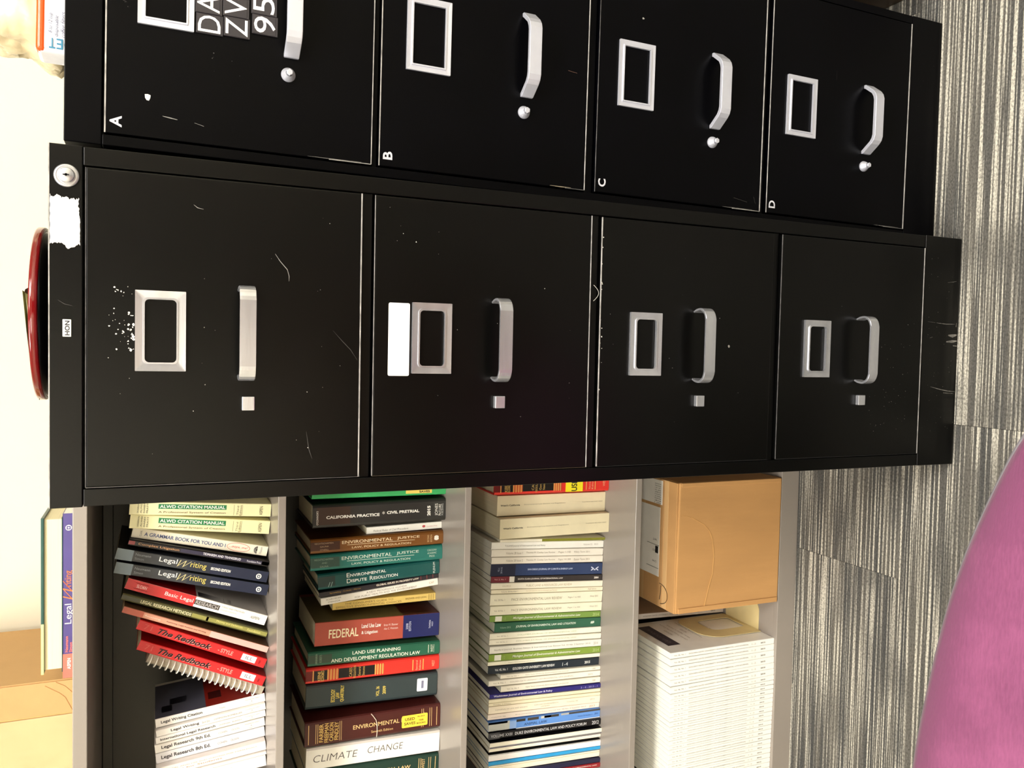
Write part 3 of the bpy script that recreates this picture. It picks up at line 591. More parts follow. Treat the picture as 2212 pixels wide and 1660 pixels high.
# comb-bound booklet
y, h, phi, t, cx = S0['spiral']; ax = Vector((math.sin(phi), math.cos(phi))); n = Vector((ax.y, -ax.x))
low = min((s*t/2*n-ax*h/2).y for s in (-1, 1)); bcn = Vector((cx, SZ[0]-low+.0003))-ax*h/2
sp = thing('spiral_bound_book', 'white spiral-bound booklet leaning against the red paperbacks', 'book', (bcn.x, y, bcn.y), (0, phi, 0), G0)
bm = bmesh.new(); add_box(bm, -t/2, -t/2+.0006, 0, .15, 0, h); add_box(bm, t/2-.0006, t/2, 0, .15, 0, h); obj('cover', bm, mat('book_cover', (168, 160, 146), .5, var=.05), sp)
box_obj('page_block', (-t/2+.0007, t/2-.0007, .001, .149, .001, h-.001), mat('greyed_page_edges', (172, 162, 144), .8, var=.12, scale=9, stretch=(160, 1, 1)), sp)
RING = mat('white_plastic_ring', (252, 248, 238), .3); ring_me = None
for i in range(20):
    zz = h*(.075+.895*i/19)
    if ring_me is None:
        bm = bmesh.new(); add_tube(bm, [(-.0028+(t/2+.0020)*math.cos(a), .005+(t/2+.0022)*math.sin(a), 0) for a in [math.radians(150+15*j) for j in range(0, 14)]], .0011, 6)
        bmesh.ops.recalc_face_normals(bm, faces=bm.faces[:]); ring_me = bpy.data.meshes.new('binding_ring'); bm.to_mesh(ring_me); bm.free(); ring_me.materials.append(RING)
        for p in ring_me.polygons: p.use_smooth = True
    o = bpy.data.objects.new('binding_ring', ring_me); C.objects.link(o); o.parent = sp; o.location = (0, 0, zz)
WB = (243, 239, 233)
wdat = [('w1', 'Legal Writing Citation', .05, .43, [('Teply', .585, .64, .5, .2)], 'white softcover titled legal writing citation, rightmost of the white set'),
        ('w2', 'Legal Writing', .135, .395, [('3rd Ed.', .42, .495, .5, .34), ('SAMPSON-ROMBAUER', .53, .79, .5, .26)], 'white softcover titled legal writing, third edition, second of the white set'),
        ('w3', 'International Legal Research', .04, .545, [('HOFFMAN', .58, .68, .5, .2), ('RUMSEY', .70, .79, .5, .2)], 'white softcover on international legal research, third of the white set'),
        ('w4', 'Legal Research 9th Ed.', .06, .51, [('COHEN', .58, .66, .5, .22), ('OLSON', .70, .77, .5, .22)], 'white legal research softcover, ninth edition'),
        ('w5', 'Legal Research 8th Ed.', .05, .505, [('COHEN', .57, .655, .5, .22), ('OLSON', .69, .765, .5, .22)], 'white legal research softcover, eighth edition')]
for nm, s, u0, u1, ex, lb in wdat:
    tx = [(s, 'v', u0, u1, .5, .48 if nm != 'w1' else .44, (56, 53, 52), .022)] + [(e[0], 'v', e[1], e[2], e[3], e[4], (150, 144, 138)) for e in ex]
    if nm != 'w5': tx += [('THOMSON WEST', 'v', .82, .955, .3, .12, (150, 120, 116)), ('*', 'v', .873, .885, .55, .2, (60, 58, 58)), ('WEST', 'v', .85, .90, .8, .12, (160, 150, 146))]
    book(S0[nm], SZ[0], 'paper', WB if nm != 'w5' else (234, 232, 234), lb, tx, group=G0, depth=.15,
        sides=[(0, .47, .0015, .14, (78, 78, 92)), (.47, 1, .0015, .14, (132, 24, 14)), (.06, .16, .02, .045, (20, 18, 26)), (.14, .30, .045, .07, (20, 18, 26)), (.50, .62, .03, .06, (52, 14, 16))] if nm == 'w1' else ())
book(S0['w6'], SZ[0], 'paper', (240, 232, 226), 'white softcover with faint brown lettering, left of the eighth edition', [('LEGAL ANALYSIS AND WRITING FOR PARALEGALS', 'v', .1, .92, .35, .12, (190, 160, 140)), ('Skills for Students', 'v', .12, .6, .62, .16, (176, 128, 92))], group=G0, depth=.15)
book(S0['w7'], SZ[0], 'paper', (246, 240, 234), 'very thin white booklet among the white softcovers at the photo edge', [], group=G0, depth=.15)
book(S0['w8'], SZ[0], 'paper', (246, 240, 234), 'leftmost white softcover on the upper shelf, cut by the photo edge', [('RESEARCH EXERCISES', 'v', .2, .7, .4, .14, (190, 178, 168))], group=G0, depth=.15)

# ---- second shelf
YS = (246, 214, 60)
book(S1['green'], SZ[1], 'hard', (58, 170, 98), 'bright green hardback mostly hidden by the black cabinet', [('SAVES', 'v', .80, .88, .62, .22, (40, 40, 40), .03)], [(.70, .895, .1, .82, (246, 220, 110))], group=G1)
book(S1['capractice'], SZ[1], 'hard', (42, 42, 40), 'thick black civil practice hardback with white capitals',
    [('CALIFORNIA PRACTICE', 'v', .10, .50, .56, .13, WH, .035), ('*', 'v', .52, .54, .5, .14, WH), ('CIVIL PRETRIAL', 'v', .555, .80, .50, .13, WH, .035), ('2015', 'h', .872, .75, .30, .0062, WH, .05), ('JONES', 'h', .932, .76, .22, .0070, WH),
     ('McCLURE', 'h', .956, .76, .26, .0048, WH), ('PUBLISHING', 'h', .975, .76, .24, .0030, (200, 200, 196)), ("O'CONNOR'S", 'h', .033, .86, .26, .0036, (212, 206, 200), .03)],
    [(.03, .28, .02, .97, (62, 42, 32))], group=G1)
book(S1['frcp'], SZ[1], 'paper', (252, 250, 240), 'short white booklet with a red dot, wedged between black and brown books',
    [('Federal Rules of Civil Procedure', 'v', .09, .56, .58, .28, (150, 146, 136), 0, .3), ('o', 'v', .745, .785, .5, .34, (200, 60, 70), .09), ('Foundation Press', 'v', .80, .94, .55, .18, (222, 170, 170))], group=G1, depth=.12)
for nm, c, c2, lb in (('ejbrown', (120, 74, 26), (70, 36, 20), 'brown environmental justice hardback with cream lettering'), ('ejteal', (36, 116, 106), (50, 82, 72), 'teal environmental justice hardback next to the brown copy')):
    tx = [('ENVIRONMENTAL', 'v', .235, .615, .33, .22, (236, 214, 176) if nm == 'ejbrown' else (214, 228, 214), .01), ('JUSTICE', 'v', .65, .82, .33, .22, (236, 214, 176) if nm == 'ejbrown' else (214, 228, 214), .01),
          ('LAW, POLICY & REGULATION', 'v', .31, .755, .74, .16, (230, 204, 164) if nm == 'ejbrown' else (204, 220, 206), .01)]
    if nm == 'ejbrown': tx += [('RECHTSCHAFFEN', 'v', .03, .17, .3, .11, (190, 160, 130)), ('GAUNA', 'v', .07, .135, .52, .11, (190, 160, 130)), ("O'NEILL", 'v', .07, .135, .74, .11, (190, 160, 130)), ('SECOND', 'h', .885, .78, .25, .0032, (226, 190, 140)), ('EDITION', 'h', .908, .78, .25, .0032, (226, 190, 140)), ('8', 'v', .93, .965, .5, .36, (238, 232, 220), .09)]
    else: tx += [('RECHTSCHAFFEN', 'v', .03, .17, .3, .11, (140, 166, 150)), ('AND', 'v', .085, .125, .52, .10, (140, 166, 150)), ('GAUNA', 'v', .07, .135, .74, .11, (140, 166, 150)), ('CAROLINA', 'v', .885, .955, .3, .12, (206, 226, 210)), ('ACADEMIC', 'v', .885, .955, .5, .12, (206, 226, 210)), ('PRESS', 'v', .90, .94, .7, .12, (206, 226, 210))]
    book(S1[nm], SZ[1], 'hard', c, lb, tx, [(.0, .22, 0, 1, c2), (.275, .785, .515, .545, (236, 214, 176) if nm == 'ejbrown' else (214, 228, 214))], group=G1)
book(S1['edr'], SZ[1], 'hard', (14, 82, 80), 'dark teal dispute resolution hardback with small-capital title',
    [('E', 'v', .235, .262, .27, .27, WH), ('NVIRONMENTAL', 'v', .265, .56, .30, .19, WH, .01), ('D', 'v', .235, .27, .64, .27, WH), ('ISPUTE', 'v', .273, .40, .66, .19, WH, .01), ('R', 'v', .425, .452, .64, .27, WH), ('ESOLUTION', 'v', .455, .655, .66, .19, WH, .01),
     ('PLENUM', 'h', .955, .88, .15, .0040, (226, 232, 226)), ('//', 'v', .08, .12, .7, .3, (150, 180, 176))], [(0, .14, 0, 1, (34, 60, 58))], group=G1)
book(S1['global'], SZ[1], 'paper', (40, 36, 42), 'thin black property law paperback with gold author names', [('GLOBAL ISSUES IN PROPERTY LAW', 'v', .48, .835, .4, .40, (240, 228, 210), .02), ('Sprankling - Coletta - Mirow', 'v', .09, .35, .5, .34, (196, 156, 70))],
    [(.85, .857, 0, .8, (120, 60, 60)), (.9, .907, 0, .8, (120, 60, 60)), (.95, .957, 0, .8, (120, 60, 60))], group=G1)
book(S1['progress'], SZ[1], 'paper', (248, 244, 234), 'slanting white public health paperback, left of the thin black one',
    [('A NEW PROGRESSIVE AGENDA', 'v', .39, .735, .3, .26, (160, 150, 140)), ('FOR PUBLIC HEALTH AND THE ENVIRONMENT', 'v', .29, .82, .68, .26, (160, 150, 140)), ('SCHROEDER', 'v', .045, .175, .3, .2, (150, 142, 130)), ('STEINZOR', 'v', .06, .165, .68, .2, (150, 142, 130)), ('CAP', 'v', .925, .965, .5, .3, (206, 190, 160))], group=G1)
book(S1['yellow'], SZ[1], 'paper', (228, 198, 112), 'shorter pale yellow consumer guide paperback',
    [("THE CONSUMER'S GUIDE TO", 'v', .12, .59, .3, .26, (140, 112, 60)), ('EFFECTIVE ENVIRONMENTAL CHOICES', 'v', .035, .67, .7, .26, (150, 120, 62)), ('BROWER AND LEON', 'v', .71, .91, .45, .24, (150, 120, 62))],
    [(.935, .94, .1, .9, (150, 120, 62)), (.955, .96, .1, .9, (150, 120, 62)), (.975, .98, .1, .9, (150, 120, 62))], group=G1, depth=.155)
book(S1['federal'], SZ[1], 'paper', (176, 80, 64), 'thick brick red paperback with big cream FEDERAL and a navy foot',
    [('FEDERAL', 'v', .112, .35, .52, .37, (250, 238, 200), .012), ('Land Use Law', 'v', .375, .53, .30, .18, WH, .015), ('& Litigation', 'v', .375, .505, .60, .18, WH, .015), ('Brian W. Blaesser', 'v', .555, .668, .34, .09, (240, 214, 204)), ('Alan C. Weinstein', 'v', .555, .668, .50, .09, (240, 214, 204)),
     ('2008', 'h', .742, .62, .36, .0042, (214, 218, 240)), ('EDITION', 'h', .765, .70, .28, .0042, (214, 218, 240)), ('THOMSON', 'h', .925, .66, .30, .0032, (214, 218, 240)), ('WEST', 'h', .945, .58, .36, .0026, (214, 218, 240))],
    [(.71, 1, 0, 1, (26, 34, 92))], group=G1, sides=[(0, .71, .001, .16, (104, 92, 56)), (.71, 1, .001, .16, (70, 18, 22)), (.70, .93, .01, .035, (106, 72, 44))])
book(S1['landuse'], SZ[1], 'hard', (34, 96, 72), 'dark green land use planning hardback with two cream title lines',
    [('LAND USE PLANNING', 'v', .335, .70, .28, .24, (238, 240, 222), .012), ('AND DEVELOPMENT REGULATION LAW', 'v', .175, .85, .70, .25, (238, 240, 222), .012), ('JUERGENSMEYER', 'h', .065, .85, .12, .0042, (150, 176, 150)), ('ROBERTS', 'h', .095, .75, .2, .0040, (130, 156, 132)), ('WEST', 'h', .94, .75, .2, .0050, (226, 232, 210))],
    [(0, .18, 0, 1, (58, 78, 62)), (.912, .916, .1, .9, (226, 232, 210)), (.955, .957, .2, .8, (200, 210, 190))], group=G1)
OR_ = (206, 96, 54); YL = (240, 200, 110)
def redblack(rec, z, lb, grp, sticker=False):
    stripes = []
    for a, b_ in ((.16, .245), (.515, .585)):
        stripes.append((a, b_, 0, 1, OR_))
    tx = [('KEENE', 'h', .10, .85, .25, .0052, GOLD, .02), ('ECONOMICS', 'h', .125, .88, .2, .0052, GOLD, .02), ('CASES', 'h', .335, .8, .2, .0050, GOLD), ('REGULATION', 'h', .365, .9, .1, .0044, GOLD), ('General', 'h', .40, .8, .2, .0044, GOLD), ('Statutes', 'h', .43, .8, .2, .0044, GOLD),
          ('Second', 'h', .83, .85, .2, .0036, (246, 190, 150)), ('Edition', 'h', .855, .85, .2, .0036, (246, 190, 150)), ('WEST', 'h', .955, .72, .3, .0052, (246, 190, 150))]
    r = book(rec, z, 'hard', (226, 52, 42), lb, tx, [(0, .055, 0, 1, (112, 18, 16)), (.06, .16, 0, 1, (20, 16, 16)), (.245, .515, 0, 1, (22, 18, 18))] + stripes, group=grp)
    root, t, h, X, Z = r
    us = [.057] + [.168+.0225*i for i in range(4)] + [.523+.0185*i for i in range(4)] + [.805, .882]
    for u in us:
        x0, x1 = -t/2+.004, t/2-.004; bm = bmesh.new(); q = [bm.verts.new(p) for p in ((x0, -.0004, Z(u)), (x1, -.0004, Z(u)), (x1, -.0004, Z(u-.006)), (x0, -.0004, Z(u-.006)))]; bm.faces.new(q)
        obj('gold_rule', bm, mat('gold_print', YL, .4, .2), root)
    if sticker:
        bm = bmesh.new(); add_box(bm, -t*.46, t*.46, -.0009, -.0006, Z(.77), Z(.62), bev=.0001, seg=1); s_ = obj('used_sticker', bm, mat('yellow_sticker', (252, 236, 40), .5), root)
        text_obj('sticker_text', 'USED', (0, -.0011, (Z(.77)+Z(.62))/2), (1, 0, 0), (0, 0, 1), t*.86, .0125, ink((30, 28, 24)), s_, .02)
redblack(S1['redblack'], SZ[1], 'red and black hardback with gold stripes on the second shelf, below the land use book', G1)
root, t, h, X, Z = book(S1['ecology'], SZ[1], 'hard', (52, 64, 66), 'thick slate grey ecology law volume with gold lettering and white spine sticker',
    [('ECOLOGY', 'h', .205, .78, .25, .0072, (228, 206, 96), .03), ('LAW', 'h', .24, .64, .40, .0070, (228, 206, 96), .03), ('QUARTERLY', 'h', .276, .80, .12, .0072, (228, 206, 96), .03), ('VOL. 36', 'h', .545, .74, .33, .0062, (214, 194, 96), .03), ('2009', 'h', .595, .68, .34, .0062, (214, 194, 96), .03)], group=G1)
bm = bmesh.new(); add_prism(bm, rrect(-.0105, .0135, Z(.925), Z(.845), .002), -.0006, -.0002, 'y'); st = obj('library_sticker', bm, mat('white_sticker', (235, 238, 246), .5, var=.01), root)
box_obj('printed_bar', (-.005, .009, -.0009, -.0007, Z(.895), Z(.878)), ink((130, 132, 158)), st)
GL = (228, 190, 130)
root, t, h, X, Z = book(S1['maroon'], SZ[1], 'hard', (72, 26, 22), 'thick maroon hardback with four gold surnames and yellow sticker',
    [('FARBER', 'h', .121, .85, .13, .0072, GOLD, .02), ('FREEMAN', 'h', .160, .89, .12, .0072, GOLD, .02), ('CARLSON', 'h', .196, .86, .12, .0072, GOLD, .02), ('FINDLEY', 'h', .233, .84, .12, .0072, GOLD, .02),
     ('ENVIRONMENTAL LAW', 'v', .355, .80, .46, .17, GL, .012), ('Seventh Edition', 'v', .49, .65, .74, .10, GL), ('WEST', 'h', .885, .7, .25, .0040, GL)],
    [(.026, .031, 0, 1, GL), (.080, .084, 0, 1, GL), (.094, .098, 0, 1, GL), (.256, .259, 0, 1, GL), (.268, .271, 0, 1, GL), (.86, .863, 0, 1, GL), (.873, .876, 0, 1, GL), (.92, .923, 0, 1, GL), (.934, .937, 0, 1, GL), (.972, .976, 0, 1, GL)], group=G1)
bm = bmesh.new(); add_prism(bm, rrect(X(.80), X(.30), Z(.905), Z(.715), .0022), -.0009, -.0005, 'y'); st = obj('used_sticker', bm, mat('yellow_sticker', (250, 214, 70), .5), root)
for s, u0, u1, v, hh in (('USED', .738, .81, .46, .0052), ('SAVES', .732, .815, .64, .0052), ('SELL BACK', .83, .885, .40, .002), ('YOUR', .84, .875, .56, .003), ('BOOKS', .825, .89, .68, .003)):
    text_obj('sticker_text', s, (X(v), -.0011, (Z(u0)+Z(u1))/2), (0, 0, -1), (1, 0, 0), Z(u0)-Z(u1), hh, ink((90, 74, 20)), st, .02)
bm = bmesh.new(); add_tube(bm, [(t*.5, -.0012, Z(.485)), (t*.40, -.0016, Z(.50)), (t*.22, -.0018, Z(.522)), (t*.05, -.0016, Z(.53)), (-t*.25, -.0014, Z(.532)), (-t*.48, -.0012, Z(.53))], .0007, 6)
obj('torn_thread', bm, mat('white_thread', (236, 214, 196), .6), root)
root, t, h, X, Z = book(S1['climate'], SZ[1], 'paper', (252, 248, 238), 'thick white bound reader with handwritten CLIMATE CHANGE',
    [('CLIMATE', 'v', .055, .385, .52, .32, (96, 88, 84), -.012, .15), ('CHANGE', 'v', .46, .725, .46, .30, (96, 88, 84), -.012, .15)], [(0, 1, .0, .10, (206, 198, 192))], group=G1)
book(S1['dkgreen'], SZ[1], 'hard', (26, 56, 46), 'dark green environmental law hardback with gold rules, left of the handwritten reader',
    [('ENVIRONMENTAL LAW', 'v', .33, .79, .40, .15, GL, .012), ('WEST', 'h', .885, .55, .15, .0060, GL)], [(.03, .034, 0, 1, GL), (.85, .854, 0, 1, GL), (.865, .868, 0, 1, GL), (.925, .928, 0, 1, GL), (.94, .943, 0, 1, GL), (.975, .979, 0, 1, GL)], group=G1)

# ---- third shelf
redblack(S2['rb3'], SZ[2], 'red and black hardback with yellow used sticker on the third shelf, beside the cabinet', G2, True)
for k, nm in enumerate(('westa', 'westb')):
    book(S2[nm], SZ[2], 'paper', (240, 230, 196), 'thick cream codebook, ' + ('right-hand one of the pair beside the red and black book' if k == 0 else 'left-hand one of the pair, standing further forward'),
        [("West's California", 'v', .03, .21, .48, .085, (70, 66, 56), .02), ('Environmental Law Statutes and Regulations', 'v', .25, .63, .48, .06, (150, 142, 120)), ('THOMSON REUTERS WEST', 'v', .785, .975, .48, .045, (150, 142, 120))], group=G2, depth=.19)
TG = (166, 158, 144)
def jrn(nm, c, lb, tx=(), bands=(), **k): return book(S2[nm], SZ[2], 'paper', c, lb, tx, bands, group=G2, cat='journal', name='law_journal', pages=PAGESW, **k)
jrn('olive', (246, 242, 226), 'very thin journal with olive green foot, beside the cream codebooks', [], [(.40, 1, 0, 1, (134, 136, 44))])
jrn('j5', (252, 250, 244), 'white journal with faint grey title, first left of the olive one', [('TULANE Journal of International Law and Policy', 'v', .12, .48, .55, .28, (140, 138, 134)), ('Volume 22   2013', 'v', .82, .95, .5, .24, (180, 178, 172))])
jrn('j6', (248, 243, 232), 'cream journal with spaced brown title, right-hand one of the two', [('Volume 28 Issue 1', 'v', .13, .28, .5, .32, TG), ('Thomas M. Cooley Law Review', 'v', .31, .57, .5, .32, TG), ('Pages 1-140', 'v', .60, .71, .5, .32, TG), ('Hilary Term 2011', 'v', .74, .88, .5, .32, TG)])
jrn('j7', (248, 242, 230), 'cream journal with spaced brown title, left-hand one beside the blue journal', [('Volume 28 Issue 2', 'v', .13, .28, .5, .32, TG), ('Thomas M. Cooley Law Review', 'v', .31, .57, .5, .32, TG), ('Pages 141-300', 'v', .60, .71, .5, .32, TG), ('Easter Term 2011', 'v', .74, .88, .5, .32, TG)])
jrn('blue', (48, 66, 108), 'navy blue climate and energy law journal', [('SAN DIEGO JOURNAL OF CLIMATE & ENERGY LAW', 'v', .33, .735, .48, .19, (190, 204, 236), .03), ('VOL. 6', 'h', .07, .62, .3, .0036, (190, 200, 226)), ('2014-15', 'h', .095, .78, .25, .0036, (190, 200, 226)), ('>-<', 'v', .90, .965, .5, .4, (214, 222, 244), .04)], [(0, .22, 0, 1, (34, 40, 66))])
jrn('blackmaroon', (54, 48, 48), 'charcoal journal with maroon and white blocks at its head', [('Vol. 2, No. 1', 'v', .03, .13, .5, .3, (230, 190, 186)), ('SANTA CLARA JOURNAL OF INTERNATIONAL LAW', 'v', .24, .645, .5, .32, (226, 220, 214), .03), ('2004', 'v', .925, .965, .5, .36, (240, 236, 230), .04)], [(0, .165, 0, 1, (118, 40, 54)), (.165, .21, .02, .98, (240, 236, 228))])
jrn('j10', (250, 244, 226), 'ivory journal with widely spaced title, just left of the charcoal one', [('PUBLIC LAND & RESOURCES LAW REVIEW', 'v', .315, .725, .5, .36, (190, 180, 150)), ('VOLUME 33', 'v', .1, .175, .5, .24, (196, 186, 160))])
jrn('j11', (248, 240, 214), 'thin ivory journal with tiny tan print', [('Volume 38 Number 1', 'v', .09, .24, .5, .36, TG), ('Vermont Journal of Environmental Law Review', 'v', .31, .59, .5, .36, (200, 184, 150)), ('Fall 2013', 'v', .87, .94, .5, .36, TG)])
for k, nm in enumerate(('pace1', 'pace2')):
    jrn(nm, (246, 242, 220), 'wide ivory environmental law review with brown capitals, ' + ('right-hand copy' if k == 0 else 'left-hand copy beside the leaf green journal'),
        [('PACE ENVIRONMENTAL LAW REVIEW', 'v', .19, .64, .5, .24, (164, 154, 130)), ('Pages 1 to 400', 'v', .695, .805, .5, .18, TG), ('Winter 2013', 'v', .89, .96, .45, .16, TG), ('Vol. 30 No. 1', 'v', .035, .13, .5, .18, TG)])
for k, nm in enumerate(('green1', 'green2')):
    jrn(nm, (124, 156, 74) if k == 0 else (134, 162, 66), 'leaf green journal with white sticker and italic title, ' + ('right-hand copy' if k == 0 else 'left-hand copy'),
        [('Michigan Journal of Environmental & Administrative Law', 'v', .21, .82, .5, .46, WH, .01, .3), ('1:2', 'v', .125, .145, .5, .4, (170, 190, 130)), ('2014', 'v', .93, .985, .5, .5, (196, 214, 150))], [(.05, .11, .08, .9, (240, 240, 228))])
jrn('dkgreen1', (50, 102, 78), 'dark green environmental law and litigation journal', [('JOURNAL OF ENVIRONMENTAL LAW AND LITIGATION', 'v', .20, .765, .5, .30, (226, 240, 226), .02), ('Volume 2015', 'v', .05, .15, .5, .2, (170, 200, 180)), ('#', 'v', .905, .94, .5, .3, (226, 240, 226), .04)])
jrn('j16', (250, 246, 228), 'ivory journal with pale green spaced letters, just left of the dark green one', [('COLUMBIA JOURNAL OF ENVIRONMENTAL LAW', 'v', .25, .78, .5, .26, (170, 190, 150)), ('Vol. 38 No. 1', 'v', .065, .16, .5, .2, TG)])
jrn('j17', (250, 245, 228), 'ivory journal with pale grey spaced letters, second left of the dark green one', [('COLUMBIA JOURNAL OF ENVIRONMENTAL LAW', 'v', .24, .78, .5, .28, (176, 182, 150)), ('Vol. 38 No. 2', 'v', .06, .16, .5, .2, TG)])
jrn('stanford', (244, 242, 232), 'white journal with one long grey line of print, right of the second leaf green journal', [('Stanford Journal, Business Edition & International Law Review Vol. 33 No. 2 Summer 2014', 'v', .04, .90, .5, .28, (150, 148, 136)), ('2014', 'v', .93, .97, .5, .4, (170, 168, 160))])
jrn('j20', (252, 248, 226), 'thin ivory journal between leaf green and blue-black ones', [('Virginia Environmental Law Journal', 'v', .18, .42, .5, .3, TG)])
jrn('dark21', (34, 44, 54), 'blue-black university law review with white capitals', [('GOLDEN GATE UNIVERSITY LAW REVIEW', 'v', .22, .60, .5, .34, (226, 228, 226), .03), ('Vol. 45, No. 1', 'v', .06, .175, .5, .36, (226, 228, 226), .02), ('1-4', 'v', .67, .72, .5, .46, (206, 212, 212)), ('2015', 'v', .87, .92, .5, .36, (226, 228, 226), .04)])
pos3 = {'j22': 'short ivory journal right of the blue-black one', 'j24': 'short ivory journal next to the violet one'}
for nm in ('j22', 'j24'):
    jrn(nm, (248, 242, 226), 'shorter ivory journal, ' + ('just left of the blue-black review' if nm == 'j22' else 'just right of the violet journal'), [('Vol. 16, No. %s' % ('1' if nm == 'j22' else '2'), 'v', .06, .18, .5, .3, TG), ('New York University Environmental Law Journal', 'v', .25, .68, .5, .32, TG), ('2008', 'v', .92, .95, .5, .3, TG)])
jrn('j23', (248, 243, 230), 'full-height ivory journal between two shorter ones', [('Vol. 8, No. 1', 'v', .04, .15, .5, .34, TG), ('GOLDEN GATE UNIVERSITY ENVIRONMENTAL LAW JOURNAL', 'v', .19, .76, .5, .3, (176, 166, 150)), ('2015', 'v', .89, .93, .5, .3, TG)])
jrn('purple', (46, 40, 122), 'thin violet blue journal with white bold title', [('Washington Journal of Environmental Law & Policy', 'v', .035, .565, .5, .56, (226, 224, 244), .02), ('2 - 4 - 2013 - 1', 'v', .82, .97, .5, .4, (180, 176, 226))])
jrn('j26', (246, 236, 206), 'thin buff journal, first left of the violet one', [('Ecology Law Currents', 'v', .3, .85, .5, .2, (206, 192, 160))])
jrn('j27', (246, 236, 206), 'thin buff journal, second left of the violet one', [('Number 2 Volume', 'v', .04, .2, .5, .3, TG)])
jrn('j28', (250, 238, 216), 'buff journal with tan print in three groups', [('A JOURNAL OF LAW AND SOCIETY', 'v', .06, .35, .5, .2, TG), ('HARVARD ENVIRONMENTAL', 'v', .41, .63, .35, .14, TG), ('LAW REVIEW', 'v', .47, .55, .65, .14, TG), ('Volume 36', 'v', .70, .80, .4, .14, TG), ('2012', 'v', .91, .95, .4, .2, TG)])
jrn('j29', (246, 232, 220), 'pinkish ivory journal right of the blue photo-spined one', [('Environmental Law and Policy Journal Vol. 36 No. 2 Summer 2013', 'v', .25, .88, .5, .26, TG), ('2013', 'v', .91, .96, .5, .36, (206, 160, 110)), ('Volume 36', 'v', .03, .16, .5, .16, TG)])
jrn('animal', (102, 152, 226), 'sky blue animal law journal with grey head and dark photo strip', [('ANIMAL LAW', 'v', .32, .525, .62, .28, (36, 62, 110)), ('Volume 20 Number 2', 'v', .80, .93, .55, .14, (60, 90, 150)), ('2014', 'v', .95, .98, .5, .2, (60, 90, 150))],
    [(0, .19, 0, 1, (196, 198, 192)), (.19, .25, .1, 1, (150, 184, 238)), (0, .17, 0, .22, (58, 56, 50)), (.25, .33, 0, .26, (52, 48, 44)), (.35, .45, 0, .28, (70, 66, 60)), (.47, .56, 0, .26, (206, 206, 200)), (.50, .63, 0, .24, (62, 56, 48)), (.65, .72, 0, .2, (180, 180, 176)), (.72, 1, 0, .2, (70, 70, 72)), (0, 1, .92, 1, (240, 242, 244))])
jrn('duke', (20, 19, 22), 'black environmental law and policy forum journal with silver capitals', [('VOLUME XXIII', 'v', .02, .21, .5, .46, (190, 190, 196), .01), ('DUKE ENVIRONMENTAL LAW AND POLICY FORUM', 'v', .235, .87, .5, .46, (216, 216, 220), .01), ('2012', 'v', .92, .98, .5, .6, (216, 216, 220), .01)], [(0, .10, 0, 1, (70, 70, 74))])
NAVYE = (40, 44, 84)
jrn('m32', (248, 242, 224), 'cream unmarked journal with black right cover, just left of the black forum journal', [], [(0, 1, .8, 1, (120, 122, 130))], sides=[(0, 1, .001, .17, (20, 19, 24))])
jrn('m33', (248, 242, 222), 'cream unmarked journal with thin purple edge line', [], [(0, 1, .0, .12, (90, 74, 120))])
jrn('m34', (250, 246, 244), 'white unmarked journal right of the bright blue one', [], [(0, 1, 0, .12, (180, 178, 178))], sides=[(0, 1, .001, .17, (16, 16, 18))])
jrn('m35', (52, 160, 222), 'bright blue thin journal low on the third shelf')
jrn('m36', (248, 240, 218), 'cream journal left of the bright blue one', [], [(0, 1, .2, .26, (214, 180, 130))])
jrn('m37', (36, 36, 66), 'dark navy journal near the photo edge')
jrn('m38', (150, 36, 44), 'dark red journal with white print at the photo edge', [('JOURNAL OF LAND USE & ENVIRONMENTAL LAW', 'v', .5, .97, .4, .3, (240, 214, 206), .02)])

# ---- bottom shelf: a tight row of the same white journal
first = None
lb_ = 'white softcover law journal in the tight row on the bottom shelf'
tx_src = None
for i in range(27):
    y, h, phi, t, cx = S3['j%d' % i]
    ax = Vector((math.sin(phi), math.cos(phi))); n = Vector((ax.y, -ax.x))
    low = min((s*t/2*n-ax*h/2).y for s in (-1, 1)); bb = Vector((cx, SZ[3]-low+.0003))-ax*h/2
    if first is None:
        first, t1, h1, X, Z = book((y, h, 0, t, cx), SZ[3], 'paper', (252, 250, 244), lb_,
            [('Vol. 46, No. 1', 'v', .035, .145, .5, .26, (128, 122, 114)), ('GOLDEN GATE UNIVERSITY ENVIRONMENTAL LAW JOURNAL', 'v', .175, .755, .5, .25, (140, 134, 124), .01), ('1-2', 'v', .785, .825, .5, .26, (190, 182, 172)), ('2015', 'v', .87, .915, .5, .22, (128, 122, 114), .04)],
            cat='journal', name='law_journal', group='white journals in the tight row on the bottom shelf', depth=.172, pages=PAGESW)
        first.location = (bb.x, y, bb.y); first.rotation_euler = (0, phi, 0)
        first['label'] = 'first white softcover journal on the bottom shelf, its shaded cover facing the bookend'
        kids = list(first.children)
    else:
        r_ = first.copy(); C.objects.link(r_); r_['label'] = lb_
        r_.location = (bb.x, y, bb.y); r_.rotation_euler = (0, phi, 0); r_.scale = (t/t1, 1, h/h1)
        for c_ in kids:
            k_ = c_.copy(); C.objects.link(k_); k_.parent = r_
